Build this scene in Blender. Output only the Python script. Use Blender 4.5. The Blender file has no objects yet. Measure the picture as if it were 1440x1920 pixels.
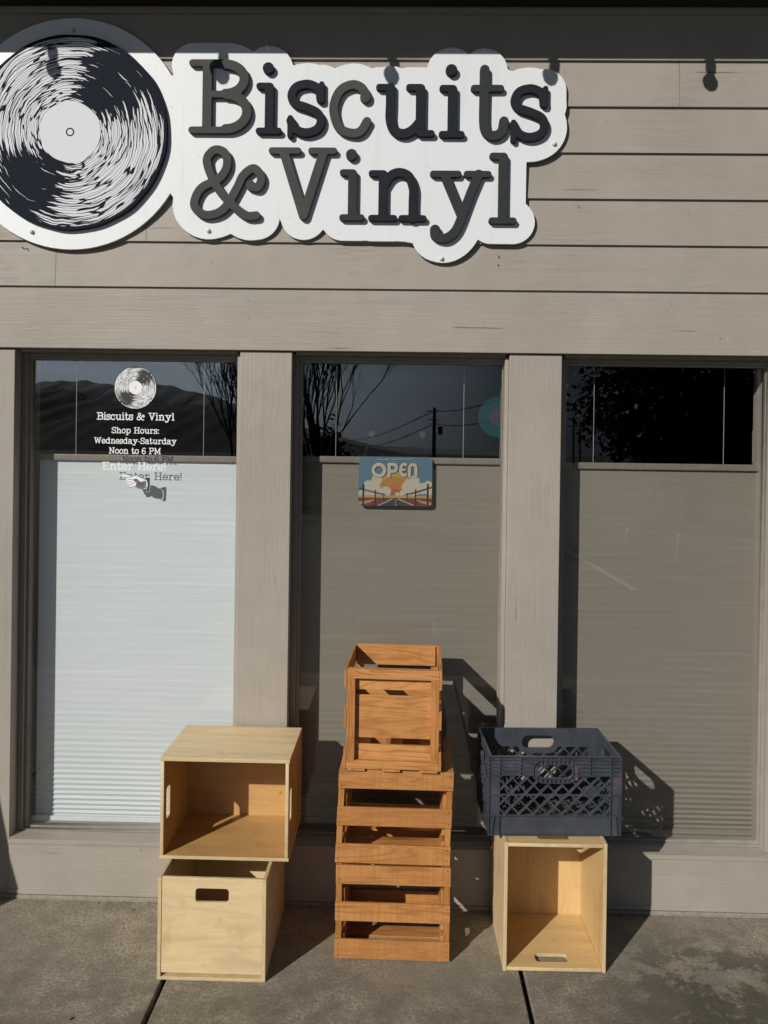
import bpy, bmesh, math, random
import numpy as np
from mathutils import Matrix, Vector
R = math.radians
random.seed(7)
scn = bpy.context.scene
C = scn.collection

# ------------------------------------------------------------------ camera
F = 1547.0
CAMLOC = Vector((0, -3.125, 1.717))
ROT = Matrix.Rotation(R(1.27), 3, 'Z') @ Matrix.Rotation(R(90 - .25), 3, 'X') @ Matrix.Rotation(R(.8), 3, 'Z')
CY = 857.0
cd = bpy.data.cameras.new('camera')
cam = bpy.data.objects.new('camera', cd); C.objects.link(cam)
cd.sensor_fit = 'VERTICAL'; cd.sensor_height = 36; cd.lens = F / 1920 * 36
cd.shift_y = (CY - 960) / 1920
cd.clip_start = .02; cd.clip_end = 20000
cam.matrix_world = Matrix.Translation(CAMLOC) @ ROT.to_4x4()
scn.camera = cam

def P(px, py, Y=0.0):
    "where a sight line through a photo pixel meets the real plane y = Y -> (X, Z); used to measure the facade"
    d = ROT @ Vector(((px - 720) / F, -(py - CY) / F, -1))
    t = (Y - CAMLOC.y) / d.y
    p = CAMLOC + d * t
    return p.x, p.z

# ------------------------------------------------------------------ materials
def mat(name):
    m = bpy.data.materials.new(name); m.use_nodes = True
    nt = m.node_tree; b = nt.nodes['Principled BSDF']
    return m, nt, b
def N(nt, t, **kw):
    n = nt.nodes.new(t)
    for k, v in kw.items():
        if k in n.inputs.keys() if isinstance(k, str) else False: n.inputs[k].default_value = v
        else: setattr(n, k, v)
    return n
def L(nt, a, b): nt.links.new(a, b)
def coords(nt, scale=(1, 1, 1), loc=(0, 0, 0), world=False):
    if world:
        g = nt.nodes.new('ShaderNodeNewGeometry'); src = g.outputs['Position']
    else:
        g = nt.nodes.new('ShaderNodeTexCoord'); src = g.outputs['Object']
    mp = nt.nodes.new('ShaderNodeMapping'); mp.inputs['Scale'].default_value = scale; mp.inputs['Location'].default_value = loc
    L(nt, src, mp.inputs[0]); return mp.outputs[0]
def noise(nt, vec, scale, detail=4, rough=.55, dist=0):
    n = nt.nodes.new('ShaderNodeTexNoise'); n.inputs['Scale'].default_value = scale
    n.inputs['Detail'].default_value = detail; n.inputs['Roughness'].default_value = rough
    n.inputs['Distortion'].default_value = dist
    if vec: L(nt, vec, n.inputs['Vector'])
    return n.outputs['Fac']
def ramp(nt, fac, stops):
    r = nt.nodes.new('ShaderNodeValToRGB'); e = r.color_ramp.elements
    while len(e) < len(stops): e.new(.5)
    for el, (p, c) in zip(e, stops):
        el.position = p; el.color = (*c, 1) if len(c) == 3 else c
    L(nt, fac, r.inputs[0]); return r.outputs[0]
def mix(nt, fac, a, b, mode='MIX'):
    m = nt.nodes.new('ShaderNodeMix'); m.data_type = 'RGBA'; m.blend_type = mode
    for i, v in ((0, fac), (6, a), (7, b)):
        if hasattr(v, 'links') or hasattr(v, 'is_output'): L(nt, v, m.inputs[i])
        elif isinstance(v, (int, float)): m.inputs[i].default_value = v
        else: m.inputs[i].default_value = (*v, 1)
    return m.outputs[2]
def math_(nt, op, a, b=None, c=None):
    m = nt.nodes.new('ShaderNodeMath'); m.operation = op
    for i, v in enumerate((a, b, c)):
        if v is None: continue
        if isinstance(v, (int, float)): m.inputs[i].default_value = v
        else: L(nt, v, m.inputs[i])
    return m.outputs[0]
def bump(nt, b, h, strength=.3, dist=.002, normal=None):
    n = nt.nodes.new('ShaderNodeBump'); n.inputs['Strength'].default_value = strength; n.inputs['Distance'].default_value = dist
    L(nt, h, n.inputs['Height'])
    if normal: L(nt, normal, n.inputs['Normal'])
    if b is not None: L(nt, n.outputs[0], b.inputs['Normal'])
    return n.outputs[0]
def sc(c, k): return tuple(x * k for x in c)

def plain(name, col, rough=.6, var=.12, scale=30, metallic=0, bmp=0):
    m, nt, b = mat(name)
    v = coords(nt); n = noise(nt, v, scale)
    L(nt, ramp(nt, n, [(.25, sc(col, 1 - var)), (.75, sc(col, 1 + var))]), b.inputs['Base Color'])
    b.inputs['Roughness'].default_value = rough; b.inputs['Metallic'].default_value = metallic
    if bmp: bump(nt, b, n, bmp, .002)
    return m

def painted_wood(name, col, axis, siding=False):
    m, nt, b = mat(name)
    along, across = 1.0, 26.0
    s = (along, across, across) if axis == 'x' else (across, across, along)
    v = coords(nt, s, world=True); v2 = coords(nt, (1, 1, 1), world=True)
    g = noise(nt, v, 1.6 if siding else 3.0, 5, .6, .7 if siding else .4)
    fine = noise(nt, coords(nt, (4, 120, 120) if axis == 'x' else (120, 120, 4), world=True), 1.0, 3, .6)
    patch = noise(nt, v2, 9, 5, .6); big = noise(nt, v2, 1.6, 4, .6)
    # wood-grain rings: narrow valleys of a banded field
    w = math_(nt, 'PINGPONG', math_(nt, 'MULTIPLY', g, 9.0 if siding else 6.0), .5)
    groove = math_(nt, 'SMOOTH_MIN', w, .22, .1)
    msk = ramp(nt, noise(nt, v2, 2.3, 3, .5), [(.42, (0, 0, 0)), (.62, (1, 1, 1))])
    base = mix(nt, ramp(nt, big, [(.35, (0, 0, 0)), (.65, (1, 1, 1))]), sc(col, .93), sc(col, 1.05))
    base = mix(nt, ramp(nt, patch, [(.4, (0, 0, 0)), (.75, (.5, .5, .5))]), base, sc((col[0], col[1] * .97, col[2] * .95), .84))
    spots = ramp(nt, noise(nt, coords(nt, (1, 1, 1), (3.1, 0, 7), True), 34, 2, .5), [(.20, (.8, .8, .8)), (.245, (0, 0, 0))])
    base = mix(nt, spots, base, sc(col, .5))
    if not siding:  # drips and scuffs along the boards
        st = noise(nt, coords(nt, (1.5, 22, 22) if axis == 'x' else (22, 22, 1.2), (2, 0, 4), True), 1.0, 4, .7)
        base = mix(nt, ramp(nt, st, [(.56, (0, 0, 0)), (.72, (.45, .45, .45))]), base, sc(col, .76))
        chip = noise(nt, coords(nt, (1, 1, 1), (9, 3, 1), True), 60, 3, .6)
        base = mix(nt, ramp(nt, chip, [(.70, (0, 0, 0)), (.74, (.6, .6, .6))]), base, sc(col, 1.35))
    kv = nt.nodes.new('ShaderNodeTexVoronoi'); kv.inputs['Scale'].default_value = 3.2 if siding else 5.0; L(nt, v2, kv.inputs['Vector'])
    base = mix(nt, ramp(nt, kv.outputs['Distance'], [(.012, (.85, .85, .85)), (.028, (0, 0, 0))]), base, sc(col, .35))
    ck = noise(nt, coords(nt, (2.2, 60, 60) if axis == 'x' else (60, 60, 2.2), (5, 5, 8), True), 1.0, 2, .5)
    crack = ramp(nt, ck, [(.735, (0, 0, 0)), (.76, (.8, .8, .8))])
    base = mix(nt, crack, base, sc(col, .3))
    L(nt, base, b.inputs['Base Color'])
    b.inputs['Roughness'].default_value = .62
    h = math_(nt, 'ADD', math_(nt, 'MULTIPLY', math_(nt, 'MULTIPLY', groove, msk), 1.0 if siding else .8), math_(nt, 'MULTIPLY', fine, .25 if siding else .6))
    nn = bump(nt, None, h, .6 if siding else .5, .004)
    bump(nt, b, patch, .25, .003, nn)
    return m
TAUPE = (.322, .290, .252)
M = {}
M['siding'] = painted_wood('siding_paint', sc(TAUPE, 1.0), 'x', True)
M['beam'] = painted_wood('rough_board_paint_horizontal', sc(TAUPE, 1.03), 'x')
M['post'] = painted_wood('rough_board_paint_vertical', sc(TAUPE, 1.03), 'z')
M['jamb'] = plain('jamb_paint', sc(TAUPE, .95), .6, .1, 12, bmp=.2)
M['frame'] = plain('window_frame_paint', sc(TAUPE, .75), .5, .12, 20)
M['soffit'] = plain('soffit_and_eave_shade', (.012, .012, .012), .7)  # near-black; also colours the added strip of eave shade
M['gap'] = plain('shadow_gap_dark', (.02, .018, .016), .9)
M['white'] = plain('sign_white_enamel', (.70, .73, .76), .35, .03, 5)
_m, _nt, _b = mat('sign_white_weathered')
_st = noise(_nt, coords(_nt, (26, 26, 1.6), world=True), 1.0, 4, .6); _sp = noise(_nt, coords(_nt, world=True), 40, 3, .6)
_c = mix(_nt, ramp(_nt, _st, [(.55, (0, 0, 0)), (.8, (.5, .5, .5))]), (.70, .73, .76), (.55, .56, .56))
_c = mix(_nt, ramp(_nt, _sp, [(.68, (0, 0, 0)), (.75, (.35, .35, .35))]), _c, (.42, .42, .42))
_nt.links.new(_c, _b.inputs['Base Color']); _b.inputs['Roughness'].default_value = .38
M['white'] = _m
M['bolt'] = plain('bolt_white_enamel', (.6, .63, .66), .3)
M['grey_letter'] = plain('letter_charcoal', (.058, .060, .060), .55, .15, 8, bmp=.1)  # lighter grey used for some of the sign letters
M['mid_letter'] = plain('letter_slate', (.030, .034, .038), .55, .15, 8, bmp=.1)
M['navy_letter'] = plain('letter_navy_black', (.012, .015, .022), .5, .15, 8, bmp=.1)
M['black'] = plain('black', (.012, .012, .014), .5)
M['vinyl_white'] = plain('decal_white', (.78, .80, .82), .5, .02)
M['decal_black'] = plain('decal_black', (.015, .015, .018), .5)
M['decal_grey'] = plain('decal_grey', (.12, .12, .13), .6, .5, 220)
M['interior'] = plain('interior_dark', (.03, .03, .032), .9)
M['cord'] = plain('cord', (.35, .34, .32), .7)
M['rail'] = plain('blind_rail_taupe', (.20, .175, .15), .45)

def fabric(name, col):
    m, nt, b = mat(name)
    v = coords(nt, (2.0, 1, 160), world=True)
    n = noise(nt, v, 1.0, 3, .6); n2 = noise(nt, coords(nt, world=True), 2.2, 3, .5)
    c1 = ramp(nt, n, [(.3, sc(col, .92)), (.62, sc(col, 1.0)), (.78, sc(col, 1.18))])
    L(nt, mix(nt, ramp(nt, n2, [(.4, (0, 0, 0)), (.62, (1, 1, 1))]), c1, mix(nt, 1.0, c1, (.97, .99, .95), 'MULTIPLY')), b.inputs['Base Color'])
    b.inputs['Roughness'].default_value = .9
    bump(nt, b, n, .15, .001)
    return m
M['blind_white'] = fabric('blind_fabric_white', (.66, .705, .75))
M['blind_tan'] = fabric('blind_fabric_taupe', (.230, .208, .174))

def glass():
    m, nt, b = mat('window_glass')
    nt.nodes.remove(b)
    tr = N(nt, 'ShaderNodeBsdfTransparent'); tr.inputs[0].default_value = (.962, .965, .965, 1)
    gl = N(nt, 'ShaderNodeBsdfGlossy'); gl.inputs['Roughness'].default_value = .004; gl.inputs['Color'].default_value = (1, 1, 1, 1)
    fr = N(nt, 'ShaderNodeFresnel')
    ge = nt.nodes.new('ShaderNodeNewGeometry')   # same index on both faces of the straight-through pane
    L(nt, math_(nt, 'MULTIPLY_ADD', ge.outputs['Backfacing'], 1 / 1.52 - 1.52, 1.52), fr.inputs['IOR'])
    mx = N(nt, 'ShaderNodeMixShader'); L(nt, fr.outputs[0], mx.inputs[0]); L(nt, tr.outputs[0], mx.inputs[1]); L(nt, gl.outputs[0], mx.inputs[2])
    L(nt, mx.outputs[0], nt.nodes['Material Output'].inputs[0])
    return m
M['glass'] = glass()

def concrete():
    m, nt, b = mat('sidewalk_concrete')
    w = coords(nt, world=True)
    col = (.345, .30, .23)
    fine = noise(nt, w, 95, 5, .85); med = noise(nt, w, 11, 8, .72); big = noise(nt, w, 1.7, 5, .6, .4)
    c = mix(nt, ramp(nt, fine, [(.40, (0, 0, 0)), (.60, (1, 1, 1))]), sc(col, .50), sc(col, 1.42))
    c = mix(nt, ramp(nt, med, [(.42, (0, 0, 0)), (.62, (.8, .8, .8))]), c, sc(col, .55))
    c = mix(nt, ramp(nt, big, [(.42, (0, 0, 0)), (.6, (.6, .6, .6))]), c, sc(col, .72))
    sp0 = nt.nodes.new('ShaderNodeSeparateXYZ'); L(nt, w, sp0.inputs[0])
    away = ramp(nt, math_(nt, 'MULTIPLY', sp0.outputs[1], -1.0), [(.22, (0, 0, 0)), (.6, (1, 1, 1))])   # street grime, away from the wall
    gr = noise(nt, coords(nt, (1, 1, 1), (8, 3, 0), True), 6, 8, .78)
    c = mix(nt, math_(nt, 'MULTIPLY', away, ramp(nt, gr, [(.40, (0, 0, 0)), (.58, (.8, .8, .8))])), c, sc(col, .42))
    # damp, mossy blotches toward the right hand slab
    st = noise(nt, coords(nt, (1, 1, 1), (4.3, 1.9, 0), True), 4.2, 9, .80, .3)
    sep = nt.nodes.new('ShaderNodeSeparateXYZ'); L(nt, w, sep.inputs[0])
    right = math_(nt, 'MULTIPLY', ramp(nt, math_(nt, 'MULTIPLY', sep.outputs[0], .5), [(.24, (0, 0, 0)), (.48, (1, 1, 1))]), ramp(nt, math_(nt, 'MULTIPLY', sep.outputs[1], -1.0), [(.06, (.1, .1, .1)), (.35, (1, 1, 1))]))
    c = mix(nt, math_(nt, 'MULTIPLY', ramp(nt, st, [(.45, (0, 0, 0)), (.51, (.85, .85, .85))]), right), c, (.064, .058, .042))
    pit = noise(nt, w, 48, 2, .5)
    c = mix(nt, ramp(nt, pit, [(.235, (.85, .85, .85)), (.27, (0, 0, 0))]), c, sc(col, .35))
    L(nt, c, b.inputs['Base Color']); b.inputs['Roughness'].default_value = .88
    nn = bump(nt, None, fine, .7, .006); bump(nt, b, med, .3, .006, nn)
    return m
M['concrete'] = concrete()
M['concrete_pale'] = plain('footing_concrete', (.25, .23, .19), .9, .25, 60, bmp=.4)
M['asphalt'] = plain('asphalt', (.045, .046, .048), .9, .35, 60)
M['grass'] = plain('dry_grass', (.06, .07, .03), .95, .4, .3)
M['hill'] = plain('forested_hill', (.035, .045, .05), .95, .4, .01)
M['hazy_far_hill'] = plain('far_mountain_haze', (.34, .38, .44), .95, .3, .003)  # pale blue stands in for haze over the far ridge
M['bark'] = plain('bark', (.035, .03, .025), .9, .3, 20)
M['leaf'] = plain('leaf_green', (.03, .04, .018), .6, .5, 3)
M['pole'] = plain('pole_wood', (.05, .04, .03), .9, .3, 10)
M['paint_line'] = plain('road_paint_white', (.75, .75, .73), .6)
M['moss'] = plain('moss_green', (.05, .1, .02), .8, .4, 90)

def ply(name, col, dark, axis='x', seed=0):
    m, nt, b = mat(name)
    s = {'x': (1.4, 9, 9), 'y': (9, 1.4, 9), 'z': (9, 9, 1.4)}[axis]
    v = coords(nt, s, (seed, seed * 1.7, seed * .6)); v1 = coords(nt, (1, 1, 1), (seed, 0, seed))
    g = noise(nt, v, 1.8, 5, .6, .8); fine = noise(nt, coords(nt, sc(s, 9)), 1.5, 3, .6)
    blot = noise(nt, v1, 9, 4, .6)
    c = ramp(nt, g, [(.32, sc(col, .82)), (.5, col), (.7, sc(col, 1.08))])
    c = mix(nt, ramp(nt, fine, [(.35, (.35, .35, .35)), (.6, (0, 0, 0))]), c, sc(col, .78))
    c = mix(nt, ramp(nt, blot, [(.57, (0, 0, 0)), (.76, (.5, .5, .5))]), c, dark)
    grime = noise(nt, coords(nt, (3, 3, 3), (seed + 4, 2, 1)), 12, 6, .75)
    c = mix(nt, ramp(nt, grime, [(.66, (0, 0, 0)), (.8, (.55, .55, .55))]), c, (.12, .09, .06))
    knot = nt.nodes.new('ShaderNodeTexVoronoi'); knot.inputs['Scale'].default_value = 5; L(nt, v1, knot.inputs['Vector'])
    c = mix(nt, ramp(nt, knot.outputs['Distance'], [(.03, (.8, .8, .8)), (.06, (0, 0, 0))]), c, sc(dark, .6))
    L(nt, c, b.inputs['Base Color']); b.inputs['Roughness'].default_value = .5
    bump(nt, b, fine, .12, .001)
    return m
PLY = (.68, .525, .30); PLYD = (.38, .22, .08)
M['ply_x'] = ply('plywood_pale', PLY, PLYD, 'x', 1)
M['ply_y'] = ply('plywood_pale_side', sc(PLY, .97), PLYD, 'y', 2)
M['ply_z'] = ply('plywood_pale_upright', PLY, PLYD, 'x', 3)
M['ply_o'] = ply('plywood_honey_shade', (.50, .30, .115), (.33, .16, .05), 'x', 5)  # deeper orange puts the crate interior's shade and bounce into the colour
M['ply_o2'] = ply('plywood_honey_shade_end', (.49, .285, .105), (.33, .16, .05), 'y', 7)
M['ply_m'] = ply('plywood_warm_shade', (.62, .425, .195), (.40, .22, .08), 'x', 8)  # warmer copy of the ply, with interior shade mixed into its colour
M['ply_m2'] = ply('plywood_warm_shade_end', (.63, .44, .205), (.40, .22, .08), 'y', 9)
M['ply_edge'] = ply('plywood_edge', (.58, .45, .26), (.20, .13, .07), 'x', 4)

def pine(name, col, axis, seed, rings=True, saw=True):
    m, nt, b = mat(name)
    ax = 'xyz'.index(axis)
    s = [14, 14, 14]; s[ax] = 1.3
    inf = nt.nodes.new('ShaderNodeObjectInfo')
    cmb = nt.nodes.new('ShaderNodeCombineXYZ')
    for k in range(3): L(nt, math_(nt, 'MULTIPLY', inf.outputs['Random'], 37.0 + 11 * k), cmb.inputs[k])
    tc = nt.nodes.new('ShaderNodeTexCoord')
    mp = nt.nodes.new('ShaderNodeMapping'); mp.inputs['Scale'].default_value = s; mp.inputs['Location'].default_value = (seed, seed, seed)
    L(nt, tc.outputs['Object'], mp.inputs[0])
    ad = nt.nodes.new('ShaderNodeVectorMath'); ad.operation = 'ADD'; L(nt, mp.outputs[0], ad.inputs[0]); L(nt, cmb.outputs[0], ad.inputs[1])
    g = noise(nt, ad.outputs[0], .8, 3, .5, 1.0)
    w = math_(nt, 'FRACT', math_(nt, 'MULTIPLY', g, 11.0))
    c = ramp(nt, w, [(0, col), (.45, sc(col, 1.05)), (.8, (col[0] * .64, col[1] * .52, col[2] * .42)), (1, col)])
    c = mix(nt, ramp(nt, noise(nt, ad.outputs[0], .35, 3, .5), [(.25, (.2, .2, .2)), (.5, (1, 1, 1))]), col, c)
    kn = nt.nodes.new('ShaderNodeTexVoronoi'); kn.inputs['Scale'].default_value = .42; kn.inputs['Randomness'].default_value = 1
    ks = nt.nodes.new('ShaderNodeMapping'); ks.inputs['Scale'].default_value = [6 if k_ == ax else 2.2 for k_ in range(3)]; L(nt, ad.outputs[0], ks.inputs[0])
    kn2 = nt.nodes.new('ShaderNodeVectorMath'); kn2.operation = 'SCALE'; kn2.inputs['Scale'].default_value = .5; L(nt, ks.outputs[0], kn2.inputs[0]); L(nt, kn2.outputs[0], kn.inputs['Vector'])
    c = mix(nt, ramp(nt, kn.outputs['Distance'], [(.10, (.85, .85, .85)), (.17, (0, 0, 0))]), c, (col[0] * .3, col[1] * .2, col[2] * .15))
    blt = noise(nt, coords(nt, (1, 1, 1), (seed, 1, 2)), 16, 5, .65)
    c = mix(nt, ramp(nt, blt, [(.5, (0, 0, 0)), (.72, (.55, .55, .55))]), c, (col[0] * .6, col[1] * .5, col[2] * .4))
    s2 = [3, 3, 3]; s2[ax] = 330
    if saw:  # sawn cross marks
        sm = noise(nt, coords(nt, s2), 1.0, 2, .6)
        c = mix(nt, ramp(nt, sm, [(.35, (.55, .55, .55)), (.6, (0, 0, 0))]), c, (col[0] * .62, col[1] * .50, col[2] * .4))
        bump(nt, b, sm, .3, .001)
    L(nt, mix(nt, ramp(nt, inf.outputs['Random'], [(0, (.0, .0, .0)), (1, (.6, .6, .6))]), c, (col[0] * .66, col[1] * .6, col[2] * .5)), b.inputs['Base Color'])
    b.inputs['Roughness'].default_value = .48
    return m
PINE = (.54, .258, .086)
M['pine_x'] = pine('pine_slat', PINE, 'x', 0)
M['pine_y'] = pine('pine_cross_board', sc(PINE, 1.02), 'y', 3, saw=False)
M['pine_z'] = pine('pine_frame', (.47, .21, .06), 'z', 5, saw=False)
M['nail'] = plain('nail_rust', (.05, .03, .02), .6)

def crate_plastic():
    m, nt, b = mat('milk_crate_plastic')
    v = coords(nt); n = noise(nt, v, 14, 5, .6)
    c = ramp(nt, n, [(.3, (.038, .044, .054)), (.7, (.062, .071, .085))])
    n2 = noise(nt, coords(nt, (1, 1, 2.2), (0, 0, 3)), 9, 4, .6)
    sep = nt.nodes.new('ShaderNodeSeparateXYZ'); L(nt, v, sep.inputs[0])
    up = ramp(nt, math_(nt, 'MULTIPLY', sep.outputs[2], 3.7), [(.40, (0, 0, 0)), (.62, (1, 1, 1))])
    up = math_(nt, 'MULTIPLY', up, math_(nt, 'LESS_THAN', sep.outputs[1], -.10))
    c = mix(nt, math_(nt, 'MULTIPLY', ramp(nt, n2, [(.53, (0, 0, 0)), (.66, (.6, .6, .6))]), up), c, (.15, .085, .15))
    L(nt, c, b.inputs['Base Color']); b.inputs['Roughness'].default_value = .30
    bump(nt, b, noise(nt, v, 160, 3), .12, .001)
    return m
M['crate'] = crate_plastic()

def record_mat(name, Rr, white, black):
    m, nt, b = mat(name)
    tc = nt.nodes.new('ShaderNodeTexCoord'); sep = nt.nodes.new('ShaderNodeSeparateXYZ'); L(nt, tc.outputs['Object'], sep.inputs[0])
    x = math_(nt, 'DIVIDE', sep.outputs[0], Rr); z = math_(nt, 'DIVIDE', sep.outputs[2], Rr)
    r = math_(nt, 'SQRT', math_(nt, 'ADD', math_(nt, 'MULTIPLY', x, x), math_(nt, 'MULTIPLY', z, z)))
    th = math_(nt, 'ARCTAN2', z, x)
    tt = math_(nt, 'ADD', th, math_(nt, 'MULTIPLY', r, .55))
    cmb = nt.nodes.new('ShaderNodeCombineXYZ')
    L(nt, math_(nt, 'MULTIPLY', math_(nt, 'COSINE', tt), 1.7), cmb.inputs[0])
    L(nt, math_(nt, 'MULTIPLY', math_(nt, 'SINE', tt), 1.7), cmb.inputs[1])
    wob = noise(nt, tc.outputs['Object'], 2.2 / Rr, 3, .6)
    L(nt, math_(nt, 'ADD', math_(nt, 'MULTIPLY', r, 46.0), math_(nt, 'MULTIPLY', wob, 5.0)), cmb.inputs[2])
    vo = nt.nodes.new('ShaderNodeTexVoronoi'); vo.feature = 'DISTANCE_TO_EDGE'; vo.inputs['Scale'].default_value = 1.0
    L(nt, cmb.outputs[0], vo.inputs['Vector'])
    n = noise(nt, cmb.outputs[0], .6, 4, .6)
    # dark wedges, spiralling a little with the radius
    ph = math_(nt, 'SUBTRACT', th, math_(nt, 'ADD', R(64), math_(nt, 'MULTIPLY', r, -.35)))
    cw = math_(nt, 'COSINE', math_(nt, 'MULTIPLY', ph, 2.0))
    cw = math_(nt, 'ADD', cw, math_(nt, 'MULTIPLY', math_(nt, 'SUBTRACT', n, .5), 2.6))
    thr = ramp(nt, math_(nt, 'ADD', math_(nt, 'MULTIPLY', cw, .5), 0.0), [(0.0, (.075, .075, .075)), (.26, (.15, .15, .15)), (.40, (.36, .36, .36)), (.46, (.95, .95, .95))])
    streak = math_(nt, 'GREATER_THAN', vo.outputs['Distance'], thr)
    rim = math_(nt, 'LESS_THAN', r, .965)
    streak = math_(nt, 'MULTIPLY', streak, rim)
    lab_n = math_(nt, 'ADD', r, math_(nt, 'MULTIPLY', math_(nt, 'SUBTRACT', wob, .5), .06))
    lab = math_(nt, 'LESS_THAN', lab_n, .315)
    ring = math_(nt, 'MULTIPLY', math_(nt, 'LESS_THAN', r, .044), math_(nt, 'GREATER_THAN', r, .030))
    f = math_(nt, 'MAXIMUM', streak, lab)
    f = math_(nt, 'SUBTRACT', f, math_(nt, 'MULTIPLY', ring, 1.0))
    L(nt, mix(nt, f, black, white), b.inputs['Base Color'])
    b.inputs['Roughness'].default_value = .4
    return m
M['record_big'] = record_mat('record_print', .366, (.66, .68, .72), (.010, .014, .022))
M['record_small'] = record_mat('record_decal_print', .083, (.78, .79, .80), (.012, .012, .016))

# ------------------------------------------------------------------ object helpers
def link(name, me, m=None, parent=None, loc=None):
    o = bpy.data.objects.new(name, me); C.objects.link(o)
    if m is not None and me is not None: me.materials.append(m)
    if parent is not None: o.parent = parent
    if loc is not None: o.location = loc
    return o
def tag(o, label=None, cat=None, group=None, kind=None):
    if label: o['label'] = label
    if cat: o['category'] = cat
    if group: o['group'] = group
    if kind: o['kind'] = kind
    return o
def empty(name, loc=(0, 0, 0), label=None, cat=None, group=None, rot=None):
    o = bpy.data.objects.new(name, None); C.objects.link(o); o.empty_display_size = .1
    o.location = loc
    if rot: o.rotation_euler = rot
    return tag(o, label, cat, group)
def box(bm, x0, x1, y0, y1, z0, z1):
    r = bmesh.ops.create_cube(bm, size=1)
    for v in r['verts']:
        v.co = Vector(((x0 + x1) / 2 + v.co.x * (x1 - x0), (y0 + y1) / 2 + v.co.y * (y1 - y0), (z0 + z1) / 2 + v.co.z * (z1 - z0)))
    return r['verts']
def fin(bm, name, m, parent=None, bevel=0, smooth=False):
    if bevel:
        bmesh.ops.bevel(bm, geom=[e for e in bm.edges], offset=bevel, segments=2, affect='EDGES', profile=.5)
    bmesh.ops.recalc_face_normals(bm, faces=bm.faces)
    me = bpy.data.meshes.new(name); bm.to_mesh(me); bm.free()
    if smooth:
        for p in me.polygons: p.use_smooth = True
    return link(name, me, m, parent)
def boxes(name, m, lst, parent=None, bevel=0):
    bm = bmesh.new()
    for b in lst: box(bm, *b)
    return fin(bm, name, m, parent, bevel)
def lathe(bm, prof, n=24, c=(0, 0, 0)):
    rings = []
    for r, z in prof:
        if r < 1e-5: rings.append([bm.verts.new((c[0], c[1], c[2] + z))]); continue
        rings.append([bm.verts.new((c[0] + r * math.cos(2 * math.pi * k / n), c[1] + r * math.sin(2 * math.pi * k / n), c[2] + z)) for k in range(n)])
    for a, b in zip(rings, rings[1:]):
        for k in range(n):
            k2 = (k + 1) % n
            if len(a) == 1 and len(b) == 1: continue
            if len(a) == 1: bm.faces.new((a[0], b[k2], b[k]))
            elif len(b) == 1: bm.faces.new((a[k], a[k2], b[0]))
            else: bm.faces.new((a[k], a[k2], b[k2], b[k]))
def tube(bm, p, q, r0, r1, n=6):
    p, q = Vector(p), Vector(q); d = (q - p)
    if d.length < 1e-6: return
    d.normalize(); u = d.orthogonal().normalized(); v = d.cross(u)
    a = [bm.verts.new(p + (u * math.cos(2 * math.pi * k / n) + v * math.sin(2 * math.pi * k / n)) * r0) for k in range(n)]
    b = [bm.verts.new(q + (u * math.cos(2 * math.pi * k / n) + v * math.sin(2 * math.pi * k / n)) * r1) for k in range(n)]
    for k in range(n): bm.faces.new((a[k], a[(k + 1) % n], b[(k + 1) % n], b[k]))
    bm.faces.new(a[::-1]); bm.faces.new(b)

# ------------------------------------------------------------------ outlines from distance fields (letters, cut-outs)
def seg_dist(X, Y, pts, D, hw):
    for (x0, y0), (x1, y1) in zip(pts, pts[1:]):
        dx, dy = x1 - x0, y1 - y0; l2 = dx * dx + dy * dy
        t = np.clip(((X - x0) * dx + (Y - y0) * dy) / l2, 0, 1) if l2 > 0 else 0
        np.minimum(D, np.hypot(X - x0 - t * dx, Y - y0 - t * dy) - hw, out=D)
    if len(pts) == 1: np.minimum(D, np.hypot(X - pts[0][0], Y - pts[0][1]) - hw, out=D)
def grid(x0, x1, y0, y1, h):
    xs = np.arange(x0, x1 + h, h); ys = np.arange(y0, y1 + h, h)
    return np.meshgrid(xs, ys, indexing='ij')
def rrect(X, Y, cx, cy, hx, hy, r=0):
    qx = np.abs(X - cx) - hx + r; qy = np.abs(Y - cy) - hy + r
    return np.hypot(np.maximum(qx, 0), np.maximum(qy, 0)) + np.minimum(np.maximum(qx, qy), 0) - r
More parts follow.
